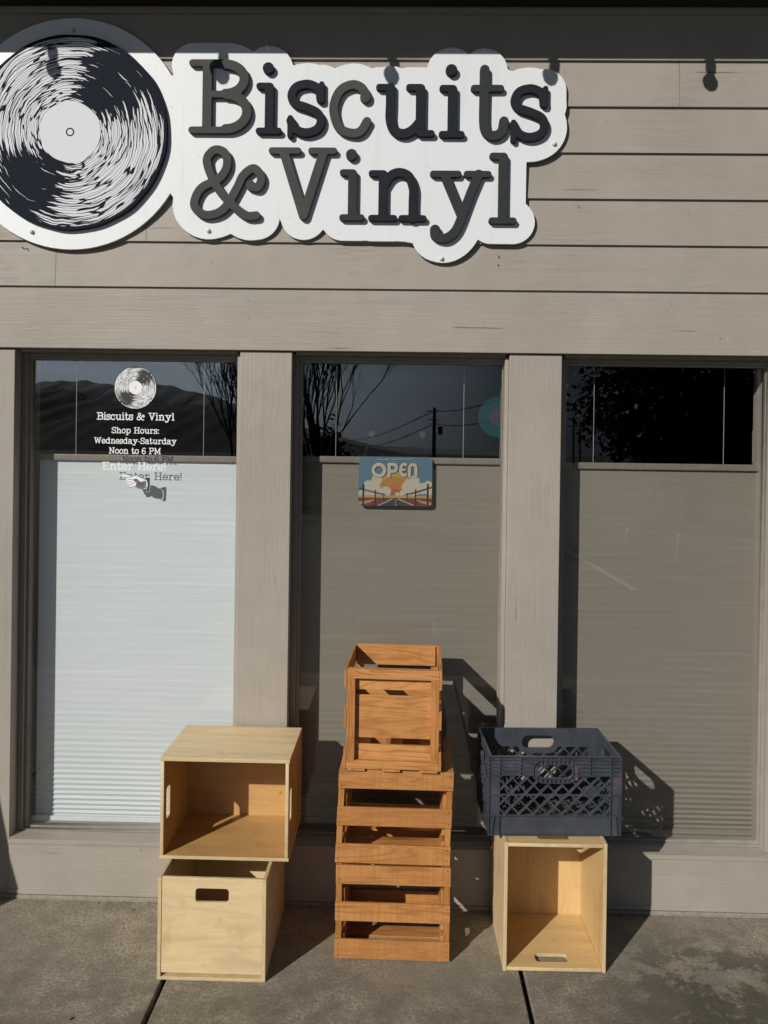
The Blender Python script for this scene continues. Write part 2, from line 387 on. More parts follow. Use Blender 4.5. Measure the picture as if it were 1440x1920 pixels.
def contours(D, X, Y, tol=None):
    nx, ny = D.shape; h = X[1, 0] - X[0, 0]
    D = np.where(D == 0, 1e-9, D)
    D[0, :] = np.maximum(D[0, :], 1e-6); D[-1, :] = np.maximum(D[-1, :], 1e-6); D[:, 0] = np.maximum(D[:, 0], 1e-6); D[:, -1] = np.maximum(D[:, -1], 1e-6)
    s = D < 0
    code = s[:-1, :-1] * 1 + s[1:, :-1] * 2 + s[1:, 1:] * 4 + s[:-1, 1:] * 8
    nxt = {}; pos = {}
    def ep(i, j, e):
        if e == 0: a, b, k = (i, j), (i + 1, j), ('h', i, j)
        elif e == 1: a, b, k = (i + 1, j), (i + 1, j + 1), ('v', i + 1, j)
        elif e == 2: a, b, k = (i, j + 1), (i + 1, j + 1), ('h', i, j + 1)
        else: a, b, k = (i, j), (i, j + 1), ('v', i, j)
        if k not in pos:
            t = D[a] / (D[a] - D[b]); pos[k] = (X[a] + t * (X[b] - X[a]), Y[a] + t * (Y[b] - Y[a]))
        return k
    T = {1: [(0, 3)], 2: [(1, 0)], 3: [(1, 3)], 4: [(2, 1)], 5: [(0, 3), (2, 1)], 6: [(2, 0)], 7: [(2, 3)], 8: [(3, 2)], 9: [(0, 2)], 10: [(1, 0), (3, 2)], 11: [(1, 2)], 12: [(3, 1)], 13: [(0, 1)], 14: [(3, 0)]}
    for i, j in zip(*np.nonzero((code > 0) & (code < 15))):
        for a, b in T[int(code[i, j])]: nxt[ep(i, j, a)] = ep(i, j, b)
    loops = []
    while nxt:
        k0, k = next(iter(nxt.items())); del nxt[k0]; lp = [pos[k0]]
        while k != k0:
            lp.append(pos[k])
            if k not in nxt: break
            k = nxt.pop(k)
        if len(lp) > 5: loops.append(simplify(lp, tol or h * .12))
    return [l for l in loops if len(l) >= 3]
def simplify(lp, tol):
    n = len(lp); a = np.array(lp)
    i0 = 0; i1 = int(np.argmax(np.hypot(*(a - a[0]).T)))
    keep = {i0, i1}
    st = [(i0, i1), (i1, n)]
    while st:
        p, q = st.pop()
        if q - p < 2: continue
        A = a[p]; B = a[q % n]; d = B - A; l = math.hypot(*d)
        seg = a[p + 1:q]
        dist = np.abs((seg[:, 0] - A[0]) * d[1] - (seg[:, 1] - A[1]) * d[0]) / l if l > 1e-12 else np.hypot(*(seg - A).T)
        k = int(np.argmax(dist))
        if dist[k] > tol: keep.add(p + 1 + k); st += [(p, p + 1 + k), (p + 1 + k, q)]
    return [lp[i % n] for i in sorted(keep) if i < n]
def area(l): return .5 * sum(a[0] * b[1] - b[0] * a[1] for a, b in zip(l, l[1:] + l[:1]))
def extrude_loops(loops, y_front, y_back, bevel=0, xform=None):
    "closed outlines in the x-z plane -> solid mesh between y_front and y_back"
    cu = bpy.data.curves.new('outline', 'CURVE'); cu.dimensions = '2D'; cu.fill_mode = 'BOTH'
    t = abs(y_back - y_front) / 2
    cu.extrude = max(t - bevel, 1e-5); cu.bevel_depth = bevel; cu.bevel_resolution = 2; cu.offset = -bevel
    for l in loops:
        s = cu.splines.new('POLY'); s.points.add(len(l) - 1); s.use_cyclic_u = True
        for p, (x, y) in zip(s.points, l): p.co = (x, y, 0, 1)
    o = bpy.data.objects.new('outline', cu); C.objects.link(o)
    dg = bpy.context.evaluated_depsgraph_get(); dg.update()
    me = bpy.data.meshes.new_from_object(o.evaluated_get(dg))
    bpy.data.objects.remove(o); bpy.data.curves.remove(cu)
    yc = (y_front + y_back) / 2
    for v in me.vertices:
        x, y, z = v.co; v.co = (x, yc - z, y)
    me.materials.clear()
    if xform is not None: me.transform(xform)
    return me
def join_meshes(name, meshes):
    bm = bmesh.new()
    for me in meshes: bm.from_mesh(me)
    out = bpy.data.meshes.new(name); bm.to_mesh(out); bm.free()
    for me in meshes: bpy.data.meshes.remove(me)
    return out
def flat(me, name, m, parent): return link(name, me, m, parent)

def cr(pts, n=7, closed=False):
    "smooth curve through points"
    out = []; P_ = [pts[0]] + list(pts) + [pts[-1]]
    for i in range(1, len(P_) - 2):
        p0, p1, p2, p3 = P_[i - 1:i + 3]
        for k in range(n):
            t = k / n
            out.append(tuple(.5 * (2 * b + (c - a) * t + (2 * a - 5 * b + 4 * c - d) * t * t + (-a + 3 * b - 3 * c + d) * t ** 3) for a, b, c, d in zip(p0, p1, p2, p3)))
    out.append(pts[-1]); return out
def arc(cx, cy, rx, ry, a0, a1, n=18):
    return [(cx + rx * math.cos(R(a0 + (a1 - a0) * k / n)), cy + ry * math.sin(R(a0 + (a1 - a0) * k / n))) for k in range(n + 1)]
# glyphs of a rounded typewriter slab face; unit = cap height. (polyline, weight factor)
S, T_ = 1.0, .72
def G(w, *st): return (w, st)
GL = {
 'B': G(.85, ([(.25, .05), (.25, .95)], S), ([(.05, .05), (.5, .05)], T_), ([(.05, .95), (.5, .95)], T_), ([(.25, .53), (.5, .53)], T_),
        (arc(.49, .735, .25, .197, 90, -90), S), (arc(.5, .298, .28, .232, 90, -90), S)),
 'i': G(.36, ([(.185, .05), (.185, .68)], S), ([(.05, .05), (.31, .05)], T_), ([(.05, .68), (.185, .68)], T_), ([(.165, .93)], 1.25)),
 's': G(.54, (cr([(.46, .5), (.44, .62), (.36, .68), (.26, .70), (.13, .66), (.07, .55), (.12, .44), (.28, .38), (.42, .31), (.47, .2), (.42, .09), (.28, .04), (.14, .08), (.06, .2)]), .92),
        ([(.475, .70), (.475, .48)], .6), ([(.055, .0), (.055, .24)], .6)),
 'c': G(.58, (cr([(.49, .55), (.42, .66), (.3, .70), (.15, .63), (.065, .46), (.065, .28), (.15, .1), (.3, .04), (.42, .07), (.5, .2)]), .95), ([(.475, .53)], 1.15)),
 'u': G(.80, (cr([(.2, .68), (.2, .45), (.2, .24), (.26, .09), (.38, .045), (.5, .1), (.6, .22)]), S), ([(.6, .68), (.6, .05)], S), ([(.05, .68), (.2, .68)], T_), ([(.45, .68), (.6, .68)], T_), ([(.6, .05), (.75, .05)], T_)),
 't': G(.52, (cr([(.19, .93), (.19, .6), (.19, .24), (.23, .09), (.33, .045), (.43, .1), (.46, .24)]), S), ([(.05, .68), (.41, .68)], T_)),
 '&': G(1.0, (cr([(.88, .045), (.75, .045), (.58, .17), (.39, .38), (.27, .6), (.22, .79), (.28, .9), (.36, .93), (.45, .89), (.49, .79), (.47, .66), (.37, .53), (.15, .41), (.06, .22), (.11, .1), (.25, .045), (.45, .13), (.62, .41), (.7, .58), (.84, .68), (.94, .56), (.9, .43), (.80, .44)]), .9), ([(.80, .46)], .95)),
 'V': G(.92, ([(.21, .95), (.48, .06)], S), ([(.74, .95), (.48, .06)], S), ([(.05, .95), (.4, .95)], T_), ([(.58, .95), (.88, .95)], T_)),
 'n': G(.79, ([(.2, .68), (.2, .05)], S), (cr([(.2, .5), (.3, .65), (.42, .695), (.54, .64), (.6, .48), (.6, .3), (.6, .05)]), S), ([(.05, .68), (.2, .68)], T_), ([(.05, .05), (.35, .05)], T_), ([(.45, .05), (.74, .05)], T_)),
 'y': G(.83, ([(.22, .68), (.46, .1)], S), (cr([(.68, .68), (.56, .38), (.44, .04), (.36, -.12), (.24, -.205), (.11, -.18), (.09, -.1)]), S), ([(.06, .68), (.40, .68)], T_), ([(.52, .68), (.81, .68)], T_), ([(.095, -.09)], 1.1)),
 'l': G(.36, ([(.19, .05), (.19, .95)], S), ([(.05, .95), (.19, .95)], T_), ([(.05, .05), (.33, .05)], T_)),
 'S': G(.72, (cr([(.62, .72), (.56, .88), (.42, .95), (.25, .94), (.12, .83), (.1, .69), (.2, .58), (.4, .5), (.58, .41), (.64, .26), (.56, .11), (.38, .05), (.2, .08), (.09, .26)]), .9), ([(.64, .97), (.64, .68)], .55), ([(.07, .02), (.07, .3)], .55)),
 'h': G(.79, ([(.2, .95), (.2, .05)], S), (cr([(.2, .5), (.3, .65), (.42, .695), (.54, .64), (.6, .48), (.6, .3), (.6, .05)]), S), ([(.05, .95), (.2, .95)], T_), ([(.05, .05), (.35, .05)], T_), ([(.45, .05), (.74, .05)], T_)),
 'o': G(.64, (arc(.32, .37, .25, .32, 0, 360, 28), .95)),
 'p': G(.76, ([(.2, .68), (.2, -.24)], S), (cr([(.2, .5), (.3, .65), (.44, .695), (.6, .6), (.67, .37), (.6, .14), (.44, .05), (.3, .09), (.2, .22)]), S), ([(.05, .68), (.2, .68)], T_), ([(.05, -.24), (.35, -.24)], T_)),
 'H': G(.95, ([(.22, .05), (.22, .95)], S), ([(.73, .05), (.73, .95)], S), ([(.22, .52), (.73, .52)], T_), ([(.06, .05), (.38, .05)], T_), ([(.06, .95), (.38, .95)], T_), ([(.57, .05), (.89, .05)], T_), ([(.57, .95), (.89, .95)], T_)),
 'r': G(.62, ([(.2, .68), (.2, .05)], S), (cr([(.2, .45), (.28, .6), (.38, .68), (.5, .66)]), S), ([(.51, .6)], 1.15), ([(.05, .68), (.2, .68)], T_), ([(.05, .05), (.38, .05)], T_)),
 ':': G(.3, ([(.15, .07)], 1.3), ([(.15, .6)], 1.3)),
 'W': G(1.22, ([(.2, .95), (.38, .06)], .9), ([(.38, .06), (.6, .9)], .9), ([(.6, .9), (.82, .06)], .9), ([(.82, .06), (1.02, .95)], .9), ([(.06, .95), (.36, .95)], T_), ([(.86, .95), (1.16, .95)], T_)),
 'e': G(.62, (cr([(.06, .38), (.3, .38), (.54, .38), (.52, .55), (.42, .67), (.3, .70), (.15, .63), (.065, .46), (.065, .28), (.15, .1), (.3, .045), (.45, .08), (.54, .2)]), .88)),
 'd': G(.78, ([(.57, .95), (.57, .05)], S), (cr([(.57, .5), (.47, .65), (.34, .695), (.16, .6), (.07, .37), (.16, .14), (.34, .05), (.47, .1), (.57, .24)]), S), ([(.42, .95), (.57, .95)], T_), ([(.57, .05), (.72, .05)], T_)),
 'a': G(.70, (cr([(.1, .58), (.2, .68), (.36, .69), (.49, .6), (.5, .42), (.5, .2), (.55, .07), (.64, .05)]), S), (cr([(.5, .42), (.3, .41), (.12, .32), (.07, .18), (.15, .06), (.3, .045), (.42, .12), (.5, .24)]), .9)),
 '-': G(.4, ([(.06, .36), (.32, .36)], T_)),
 'N': G(.95, ([(.2, .05), (.2, .95)], .9), ([(.2, .95), (.74, .07)], S), ([(.74, .07), (.74, .95)], .9), ([(.06, .05), (.36, .05)], T_), ([(.06, .95), (.2, .95)], T_), ([(.58, .95), (.88, .95)], T_)),
 '6': G(.66, (cr([(.56, .86), (.44, .94), (.3, .93), (.15, .8), (.08, .58), (.08, .32), (.14, .14), (.3, .05), (.46, .1), (.56, .25), (.53, .43), (.42, .54), (.28, .54), (.15, .45), (.09, .34)]), .9)),
 'P': G(.8, ([(.22, .05), (.22, .95)], S), ([(.06, .05), (.4, .05)], T_), ([(.06, .95), (.48, .95)], T_), ([(.22, .48), (.48, .48)], T_), (arc(.47, .715, .25, .235, 90, -90), S)),
 'M': G(1.08, ([(.2, .05), (.2, .95)], .9), ([(.2, .95), (.53, .2)], .95), ([(.53, .2), (.86, .95)], .95), ([(.86, .95), (.86, .05)], .9), ([(.06, .05), (.36, .05)], T_), ([(.06, .95), (.2, .95)], T_), ([(.86, .95), (1.0, .95)], T_), ([(.7, .05), (1.02, .05)], T_)),
 'E': G(.82, ([(.22, .05), (.22, .95)], S), ([(.06, .05), (.72, .05)], T_), ([(.06, .95), (.72, .95)], T_), ([(.22, .52), (.5, .52)], T_), ([(.73, .95), (.73, .75)], .7), ([(.73, .05), (.73, .27)], .7), ([(.5, .62), (.5, .42)], .7)),
 '!': G(.3, ([(.15, .95), (.15, .32)], S), ([(.15, .06)], 1.25)),
 ' ': G(.42,),
}
def _trim(st):
    pts, k = st
    if len(pts) != 2 or k < .85: return st
    q = [list(p) for p in pts]
    for p, o in ((q[0], q[1]), (q[1], q[0])):
        if any(abs(p[1] - v) < 1e-6 for v in (.05, .95, .68)) and abs(p[1] - o[1]) > .2: p[1] += .018 if o[1] > p[1] else -.018
    return ([tuple(p) for p in q], k)
for k_ in GL: GL[k_] = (GL[k_][0], tuple(_trim(t) for t in GL[k_][1]))
def glyph_strokes(ch, x, y, sx, sy, hw):
    return [([(x + px * sx, y + py * sy) for px, py in pts], k * hw) for pts, k in GL[ch][1]]
def strokes_mesh(strokes, h, yf, yb, bevel=0, ext=0):
    xs = [p[0] for s, w in strokes for p in s]; ys = [p[1] for s, w in strokes for p in s]
    mw = max(w for s, w in strokes) + ext + 3 * h
    X, Y = grid(min(xs) - mw, max(xs) + mw, min(ys) - mw, max(ys) + mw, h)
    D = np.full(X.shape, 9.0)
    for s, w in strokes: seg_dist(X, Y, s, D, w)
    return extrude_loops(contours(D - ext, X, Y), yf, yb, bevel)
def text_mesh(txt, x0, x1, z0, cap, yf, yb, hw=.062):
    adv = sum(GL[c][0] for c in txt); sx = (x1 - x0) / adv
    x = x0; out = []
    for c in txt:
        if c != ' ': out.append(strokes_mesh(glyph_strokes(c, x, z0, sx, cap, hw * cap), cap * .022, yf, yb))
        x += GL[c][0] * sx
    return join_meshes('text', out)

# ================================================================== BUILDING
bld = empty('shop_building', (0, 0, 0), 'taupe painted shop front with lap siding, header beam and three tall windows', 'building')
zs = lambda y, x=720, Y=0: P(x, y, Y)[1]
xs_ = lambda x, y=1000, Y=0: P(x, y, Y)[0]
Z_BEAM0 = zs(660); Z_BEAM1 = zs(538); Z_BASE = zs(1588); Z_SILLB = zs(1553, 300, .1)
PITCH = zs(285, 1200) - zs(371, 1200)
XL, XR = -4.2, 4.2
# siding courses
def siding():
    bm = bmesh.new()
    z = Z_BEAM1 - .012; k = 0
    joints = {1: xs_(278, 420), 4: xs_(1270, 250), 0: xs_(108, 530), 2: -2.6, 3: 2.4, 5: -1.9, 6: 2.9}
    while z < 3.55:
        z1 = z + PITCH + .02
        jx = joints.get(k, 0.0)
        for a, b in ((XL, jx - .0008), (jx + .0008, XR)):
            vs = [(a, -.024, z), (b, -.024, z), (b, -.012, z1), (a, -.012, z1), (a, .0, z), (b, .0, z), (b, .0, z1), (a, .0, z1)]
            v = [bm.verts.new(p) for p in vs]
            for f in ((0, 1, 2, 3), (4, 5, 1, 0), (3, 2, 6, 7), (0, 3, 7, 4), (1, 5, 6, 2)): bm.faces.new([v[i] for i in f])
        z += PITCH; k += 1
    return fin(bm, 'siding', M['siding'], bld)
siding()
boxes('wall_sheathing', M['gap'], [(XL, XR, .001, .20, Z_BEAM1, 3.6)], bld)
boxes('header_beam', M['beam'], [(XL, XR, -.014, .03, Z_BEAM0, Z_BEAM1)], bld, .0015)
boxes('window_head', M['jamb'], [(XL, XR, .031, .20, Z_BEAM0 + .002, Z_BEAM1 - .001)], bld)
# window openings (left, right edges at the wall face)
OP = [(xs_(24), xs_(446)), (xs_(543), xs_(951)), (xs_(1049), xs_(1456))]
posts = [(-1.9, OP[0][0]), (OP[0][1], OP[1][0]), (OP[1][1], OP[2][0]), (OP[2][1], 2.0)]
for i, (a, b) in enumerate(posts):
    boxes('pillar', M['post'], [(a, b, 0, .20, -.02 if i == 0 else Z_BASE + .001, Z_BEAM0 - .0025)], bld, .002)
    # thin return strip on the lit, left-hand edge of each pillar
    if i: boxes('pillar_trim', M['post'], [(a - .014, a - .0005, .022, .085, Z_BASE + .004, Z_BEAM0 - .016)], bld, .0015)
boxes('side_wall', M['siding'], [(XL, -1.903, .004, .2, -.02, Z_BEAM0 - .003)], bld)
boxes('side_wall', M['siding'], [(2.003, XR, .004, .2, -.02, Z_BEAM0 - .003)], bld)
xb0 = OP[0][0] - .012
boxes('base_panel', M['beam'], [(OP[0][0] + .0005, 2.0, -.005, .2, .014, Z_BASE - .0005)], bld, .002)
boxes('base_strip', M['beam'], [(OP[0][0] + .003, 2.0, -.009, -.0055, .014, .030)], bld, .001)
boxes('footing', M['concrete_pale'], [(-1.9, 2.0, -.0145, .19, -.1, .012)], bld, .004)
# sloped sill boards and windows
GY = .088
for i, (a, b) in enumerate(OP):
    bm = bmesh.new()
    zf, zb = Z_BASE, Z_SILLB
    pts = [(-.011, zf - .016), (-.011, zf + .001), (.105, zb + .004), (.19, zb + .004), (.19, zf - .016)]
    ra = [bm.verts.new((a + .001, y, z)) for y, z in pts]; rb = [bm.verts.new((b - .001, y, z)) for y, z in pts]
    for k in range(5): bm.faces.new((ra[k], ra[(k + 1) % 5], rb[(k + 1) % 5], rb[k]))
    bm.faces.new(ra); bm.faces.new(rb[::-1])
    fin(bm, 'window_sill', M['beam'], bld)
    # stepped casing + sash frame
    z0, z1 = Z_SILLB + .002, Z_BEAM0 - .004
    e = .0012
    def ringmesh(x0, x1, za, zb, tl, tr, tt, tb, ya, yb):
        X, Y = grid(x0, x1, za, zb, .006)
        D = np.maximum(rrect(X, Y, (x0 + x1) / 2, (za + zb) / 2, (x1 - x0) / 2, (zb - za) / 2), -rrect(X, Y, (x0 + tl + x1 - tr) / 2, (za + tb + zb - tt) / 2, (x1 - tr - x0 - tl) / 2, (zb - tt - za - tb) / 2))
        o = [(x0, za), (x1, za), (x1, zb), (x0, zb)]; i_ = [(x0 + tl, za + tb), (x0 + tl, zb - tt), (x1 - tr, zb - tt), (x1 - tr, za + tb)]
        return extrude_loops([o, i_], ya, yb, .0008)
    fr = link('window', ringmesh(a + e, b - e, z0, z1, .021, .014, .020, .003, .056, .1), M['frame'], bld)
    link('sash', ringmesh(a + .0225, b - .0155, z0 + .0035, z1 - .0205, .011, .004, .011, .008, .072, .099), M['frame'], fr)
    boxes('pane', M['glass'], [(a + .03, b - .012, GY, GY + .005, z0 + .008, z1 - .03)], fr)
    boxes('jamb_liner', M['jamb'], [(a + e, a + .012, .12, .199, z0, z1), (b - .010, b - e, .105, .199, z0, z1)], bld)
    boxes('head_stop', M['frame'], [(a + .013, b - .013, .018, .030, Z_BEAM0 - .012, Z_BEAM0 - .001)], bld)
# dark interior, soffit, fascia
IN = .22
for b_ in ((XL, XR, 4.0, 4.1, -.1, 3.6), (XL, XR, .201, 4.0, -.12, -.02), (XL, XR, .201, 4.0, 2.7, 2.75),
      (XL - .1, XL, .0, 4.1, -.1, 3.6), (XR, XR + .1, .0, 4.1, -.1, 3.6), (XL, XR, .202, .215, -.02, Z_SILLB - .01)): boxes('interior_wall', M['interior'], [b_], bld)
ZE = 3.505; EO = .5
boxes('soffit', M['soffit'], [(XL - .3, XR + .3, -EO + .02, .0, ZE, ZE + .02)], bld)
boxes('fascia', M['soffit'], [(XL - .3, XR + .3, -EO - .01, -EO + .019, ZE - .0, ZE + .22)], bld, .003)
boxes('roof', M['soffit'], [(XL - .3, XR + .3, -EO - .05, 4.2, ZE + .221, ZE + .26)], bld)
boxes('eave_shade_strip', M['soffit'], [(XL, XR, -.060, -.0245, ZE - .112, ZE - .001)], bld)  # near-black strip added to stand in for deep shade under the eave
# nail dots on the siding
for px, py in ((935, 481), (934, 497), (42, 464), (50, 466), (465, 563), (466, 596)):
    x, z = P(px, py, -.02); bm = bmesh.new(); box(bm, x - .0018, x + .0018, -.0245 if py < 520 else -.0145, -.006, z - .0015, z + .0015); fin(bm, 'nail_hole', M['nail'], bld)

# ================================================================== BLINDS
def blind(i, px0, px1, py_top, py_bot, m, cords, label):
    a, b = OP[i]; Y = .152
    x0 = P(px0, 1100, Y)[0]; x1 = P(px1, 1100, Y)[0]
    pc = (px0 + px1) / 2
    zt = P(pc, py_top, Y)[1]; zb = P(pc, py_bot, Y)[1]
    root = empty('window_blind', ((x0 + x1) / 2, Y, zb), label, 'window blind', 'cellular blinds inside the shop windows')
    off = Vector(root.location)
    bm = bmesh.new(); z = zt - .024; prof = []; rnd = random.Random(i)
    while z > zb + .03:
        f = max(0, min(1, (z - .24) / .75))
        p = .0175 + .0125 * f ** .8; d = .0002 + .0055 * (1 - f) ** 3.4
        p *= rnd.uniform(.96, 1.04)
        prof += [(d * .5, z), (-d, z - p * .42), (d * .5, z - p * .97)]
        z -= p
    prof.append((0, zb + .02))
    n = len(prof)
    va = [bm.verts.new((x0, Y + y, z)) for y, z in prof]; vb = [bm.verts.new((x1, Y + y, z)) for y, z in prof]
    wa = [bm.verts.new((x0, Y + .016 - y, z)) for y, z in prof]; wb = [bm.verts.new((x1, Y + .016 - y, z)) for y, z in prof]
    for k in range(n - 1):
        bm.faces.new((va[k], va[k + 1], vb[k + 1], vb[k])); bm.faces.new((wa[k], wb[k], wb[k + 1], wa[k + 1]))
        bm.faces.new((va[k], wa[k], wa[k + 1], va[k + 1])); bm.faces.new((vb[k], vb[k + 1], wb[k + 1], wb[k]))
    bm.transform(Matrix.Translation(-off)); fin(bm, 'pleated_fabric', m, root)
    r = boxes('top_rail', M['rail'], [(x0 - .004, x1 + .006, Y - .014, Y + .02, zt - .026, zt)], None, .004)
    r2 = boxes('bottom_rail', m, [(x0 - .001, x1 + .001, Y - .012, Y + .02, zb, zb + .021)], None, .003)
    rs = [r, r2]
    bm = bmesh.new()
    ztop = Z_BEAM0 - .008
    for cx in cords:
        cxx = P(cx, 800, Y)[0]; bm2 = bmesh.new(); box(bm2, cxx - .0009, cxx + .0009, Y - .001, Y + .001, zt, ztop)
        rs.append(fin(bm2, 'lift_cord', M['cord']))
    bm.free()
    hr = boxes('head_rail', M['rail'], [(x0, x1, Y - .012, Y + .02, ztop - .02, ztop)], None, .002); rs.append(hr)
    for o in rs:
        o.data.transform(Matrix.Translation(-off)); o.parent = root
    return root
blind(0, 72, 445, 853, 1541, M['blind_white'], (143, 382), 'bright white pleated blind behind the lettered window with the shop hours')
blind(1, 564, 934, 857, 1552, M['blind_tan'], (630, 869), 'grey taupe pleated blind in the window behind the hanging OPEN sign')
blind(2, 1051, 1430, 869, 1561, M['blind_tan'], (1113, 1357), 'grey taupe pleated blind in the window beside the blue milk crate')
# small bead chain of the right hand blind
bm = bmesh.new()
for k in range(14):
    x, z = P(1411, 810 + k * 4.2, .14); bmesh.ops.create_icosphere(bm, subdivisions=1, radius=.0016, matrix=Matrix.Translation((x, .14, z)))
ch = fin(bm, 'bead_chain', M['vinyl_white']); tag(ch, 'short white bead chain hanging beside the rightmost blind', 'blind chain')

# ================================================================== SHOP SIGN
SF = -.038; SB = -.027
cxr, czr = P(135, 251, SF)
sign = empty('shop_sign', (cxr, SF, czr), 'white cut-out sign with black record and raised letters reading Biscuits & Vinyl', 'shop sign')
soff = Matrix.Translation(-Vector(sign.location))
def sput(me, name, m, lab=None):
    me.transform(soff); o = link(name, me, m, sign)
    if lab: o['label'] = lab
    return o
LF = -.057
rows = [
 ('B', 352, 472, 250, 140, 'grey_letter', 0), ('i', 478, 529, 251.5, 134, 'navy_letter', 0), ('s', 536, 611, 253.5, 138, 'navy_letter', 0), ('c', 617, 699, 254.5, 138, 'grey_letter', 0),
 ('u', 703, 816, 256, 137, 'navy_letter', 0), ('i', 822, 872, 258, 137, 'navy_letter', 0), ('t', 881, 953, 260, 140, 'mid_letter', 0), ('s', 955, 1031, 262, 138, 'navy_letter', 0),
 ('&', 355, 497, 409, 139, 'grey_letter', 0), ('V', 501, 630, 411, 136, 'grey_letter', 0), ('i', 635, 684, 414, 134, 'mid_letter', 0),
 ('n', 689, 801, 415, 133, 'navy_letter', 0), ('y', 803, 917, 418, 136, 'mid_letter', 0), ('l', 915, 967, 420, 135, 'mid_letter', 0)]
allst = []
for ch_, a, b, base, cap, mm, _ in rows:
    x0, z0 = P(a, base, LF); x1, _z = P(b, base, LF); capz = P(a, base - cap, LF)[1] - z0
    st = glyph_strokes(ch_, x0, z0, (x1 - x0) / GL[ch_][0], capz, .064 * capz)
    allst += st
    sput(strokes_mesh(st, .0022, LF, SF - .0005, .0018), 'letter', M[mm])
X, Y = grid(-1.75, .85, 2.2, 3.6, .0045)
D = np.full(X.shape, 9.0)
for s, w in allst: seg_dist(X, Y, s, D, w)
D -= .070
seg_dist(X, Y, [P(352, 165, SF), P(352, 345, SF)], D, .074)
rdisc = (P(135, 251, SF)[0] - P(-78, 251, SF)[0])
D = np.minimum(D, np.hypot(X - cxr, Y - czr) - rdisc * 1.005)
# the wide panel that carries both words
bl = [l for l in contours(D, X, Y)]
amax = max(bl, key=lambda l: abs(area(l)))
sput(extrude_loops([amax], SF, SB, .0008), 'backing_board', M['white'])
Rr = .366
X, Y = grid(-.4, .4, -.4, .4, .004)
rw = np.hypot(X, Y) - Rr + .0008 * np.sin(9 * np.arctan2(Y, X)) + .0007 * np.sin(17 * np.arctan2(Y, X) + 1)
rec = extrude_loops(contours(rw, X, Y), -.018, -.0005, .001)
M['record_big'].node_tree.nodes['Principled BSDF'].inputs['Specular IOR Level'].default_value = .12
M['record_big'].node_tree.nodes['Principled BSDF'].inputs['Roughness'].default_value = .8
for k_ in ('navy_letter', 'mid_letter', 'grey_letter'):
    M[k_].node_tree.nodes['Principled BSDF'].inputs['Specular IOR Level'].default_value = .2; M[k_].node_tree.nodes['Principled BSDF'].inputs['Roughness'].default_value = .75
o = link('record', rec, M['record_big'], sign); o['label'] = 'black and white etched record disc'
bm = bmesh.new()
for px, py in ((137, 57), (60, 435), (391, 433), (503, 89), (1039, 270), (907, 94), (828, 485)):
    x, z = P(px, py, SF); b2 = bmesh.new()
    lathe(b2, [(.0085, 0), (.0085, .003), (.006, .008), (0, .010)], 14)
    b2.transform(Matrix.Translation(Vector((x, SF - .0003, z)) - sign.location) @ Matrix.Rotation(R(90), 4, 'X'))
    ob = fin(b2, 'bolt', M['bolt'], sign, smooth=True)
for px, py in ((137, 90), (60, 400), (500, 130), (1000, 250), (828, 450)):
    x, z = P(px, py, SF); b2 = bmesh.new(); box(b2, x - .01, x + .01, SB + .0005, -.014, z - .01, z + .01); b2.transform(soff); fin(b2, 'standoff', M['black'], sign)

# ================================================================== WINDOW DECAL
DY = GY - .0006
dx0, dz0 = P(254, 727, DY)
dec = empty('window_lettering', (dx0, DY, dz0), 'white shop name, record logo, hours and pointing hand lettered on the left window', 'window lettering')
doff = Matrix.Translation(-Vector(dec.location))
def dput(me, name, m, lab=None):
    me.transform(doff); o = link(name, me, m, dec)
    if lab: o['label'] = lab
    return o
for txt, a, b, base, cap in (('Biscuits & Vinyl', 181, 327, 787.5, 14), ('Shop Hours:', 209, 299, 812.5, 11.5), ('Wednesday-Saturday', 176, 331, 832, 11.5), ('Noon to 6 PM', 204, 302, 851, 12), ('Enter Here!', 191, 312, 881, 14.5)):
    x0, z0 = P(a, base - .5, DY); x1, z1 = P(b, base + 1, DY); capz = P(a, base - cap, DY)[1] - P(a, base, DY)[1]
    dput(text_mesh(txt, x0, x1, (z0 + z1) / 2, capz, DY - .0004, DY, .07), 'text_line', M['vinyl_white'], 'white line reading ' + txt)
X, Y = grid(-.1, .1, -.1, .1, .002)
link('record_logo', extrude_loops(contours(np.hypot(X, Y) - .083, X, Y), -.0006, -.0001), M['record_small'], dec)
link('record_ring', extrude_loops(contours(np.abs(np.hypot(X, Y) - .0805) - .0011, X, Y), -.0009, -.0006), M['vinyl_white'], dec)
# the pointing hand, drawn in a 100 x 85 pixel frame
def hp(zx, zy): return P(215 + zx / 14.4, 860 + zy / 14.4, DY)
def poly_sdf(X, Y, pts):
    d = np.full(X.shape, 1e9); ins = np.zeros(X.shape, bool); n = len(pts)
    for i in range(n):
        x0, y0 = pts[i]; x1, y1 = pts[(i + 1) % n]; dx, dy = x1 - x0, y1 - y0
        t = np.clip(((X - x0) * dx + (Y - y0) * dy) / (dx * dx + dy * dy + 1e-18), 0, 1)
        d = np.minimum(d, np.hypot(X - x0 - t * dx, Y - y0 - t * dy))
        c = ((y0 > Y) != (y1 > Y)) & (X < dx * (Y - y0) / (dy if dy else 1e-12) + x0); ins ^= c
    return np.where(ins, -d, d)
def poly(pts, k, name, m, ext=0, lab=None, put=dput, base=DY, hpf=hp, h=.0007, smooth=True):
    q = [hpf(*p) for p in pts]
    if smooth: q = cr(q + [q[0]], 4)[:-1]
    xs = [p[0] for p in q]; ys = [p[1] for p in q]
    X, Y = grid(min(xs) - ext - 3 * h, max(xs) + ext + 3 * h, min(ys) - ext - 3 * h, max(ys) + ext + 3 * h, h)
    return put(extrude_loops(contours(poly_sdf(X, Y, q) - ext, X, Y), base - .0003 * k - .0002, base - .00005 - .0003 * (k - 1) if k > 1 else base), name, m, lab)
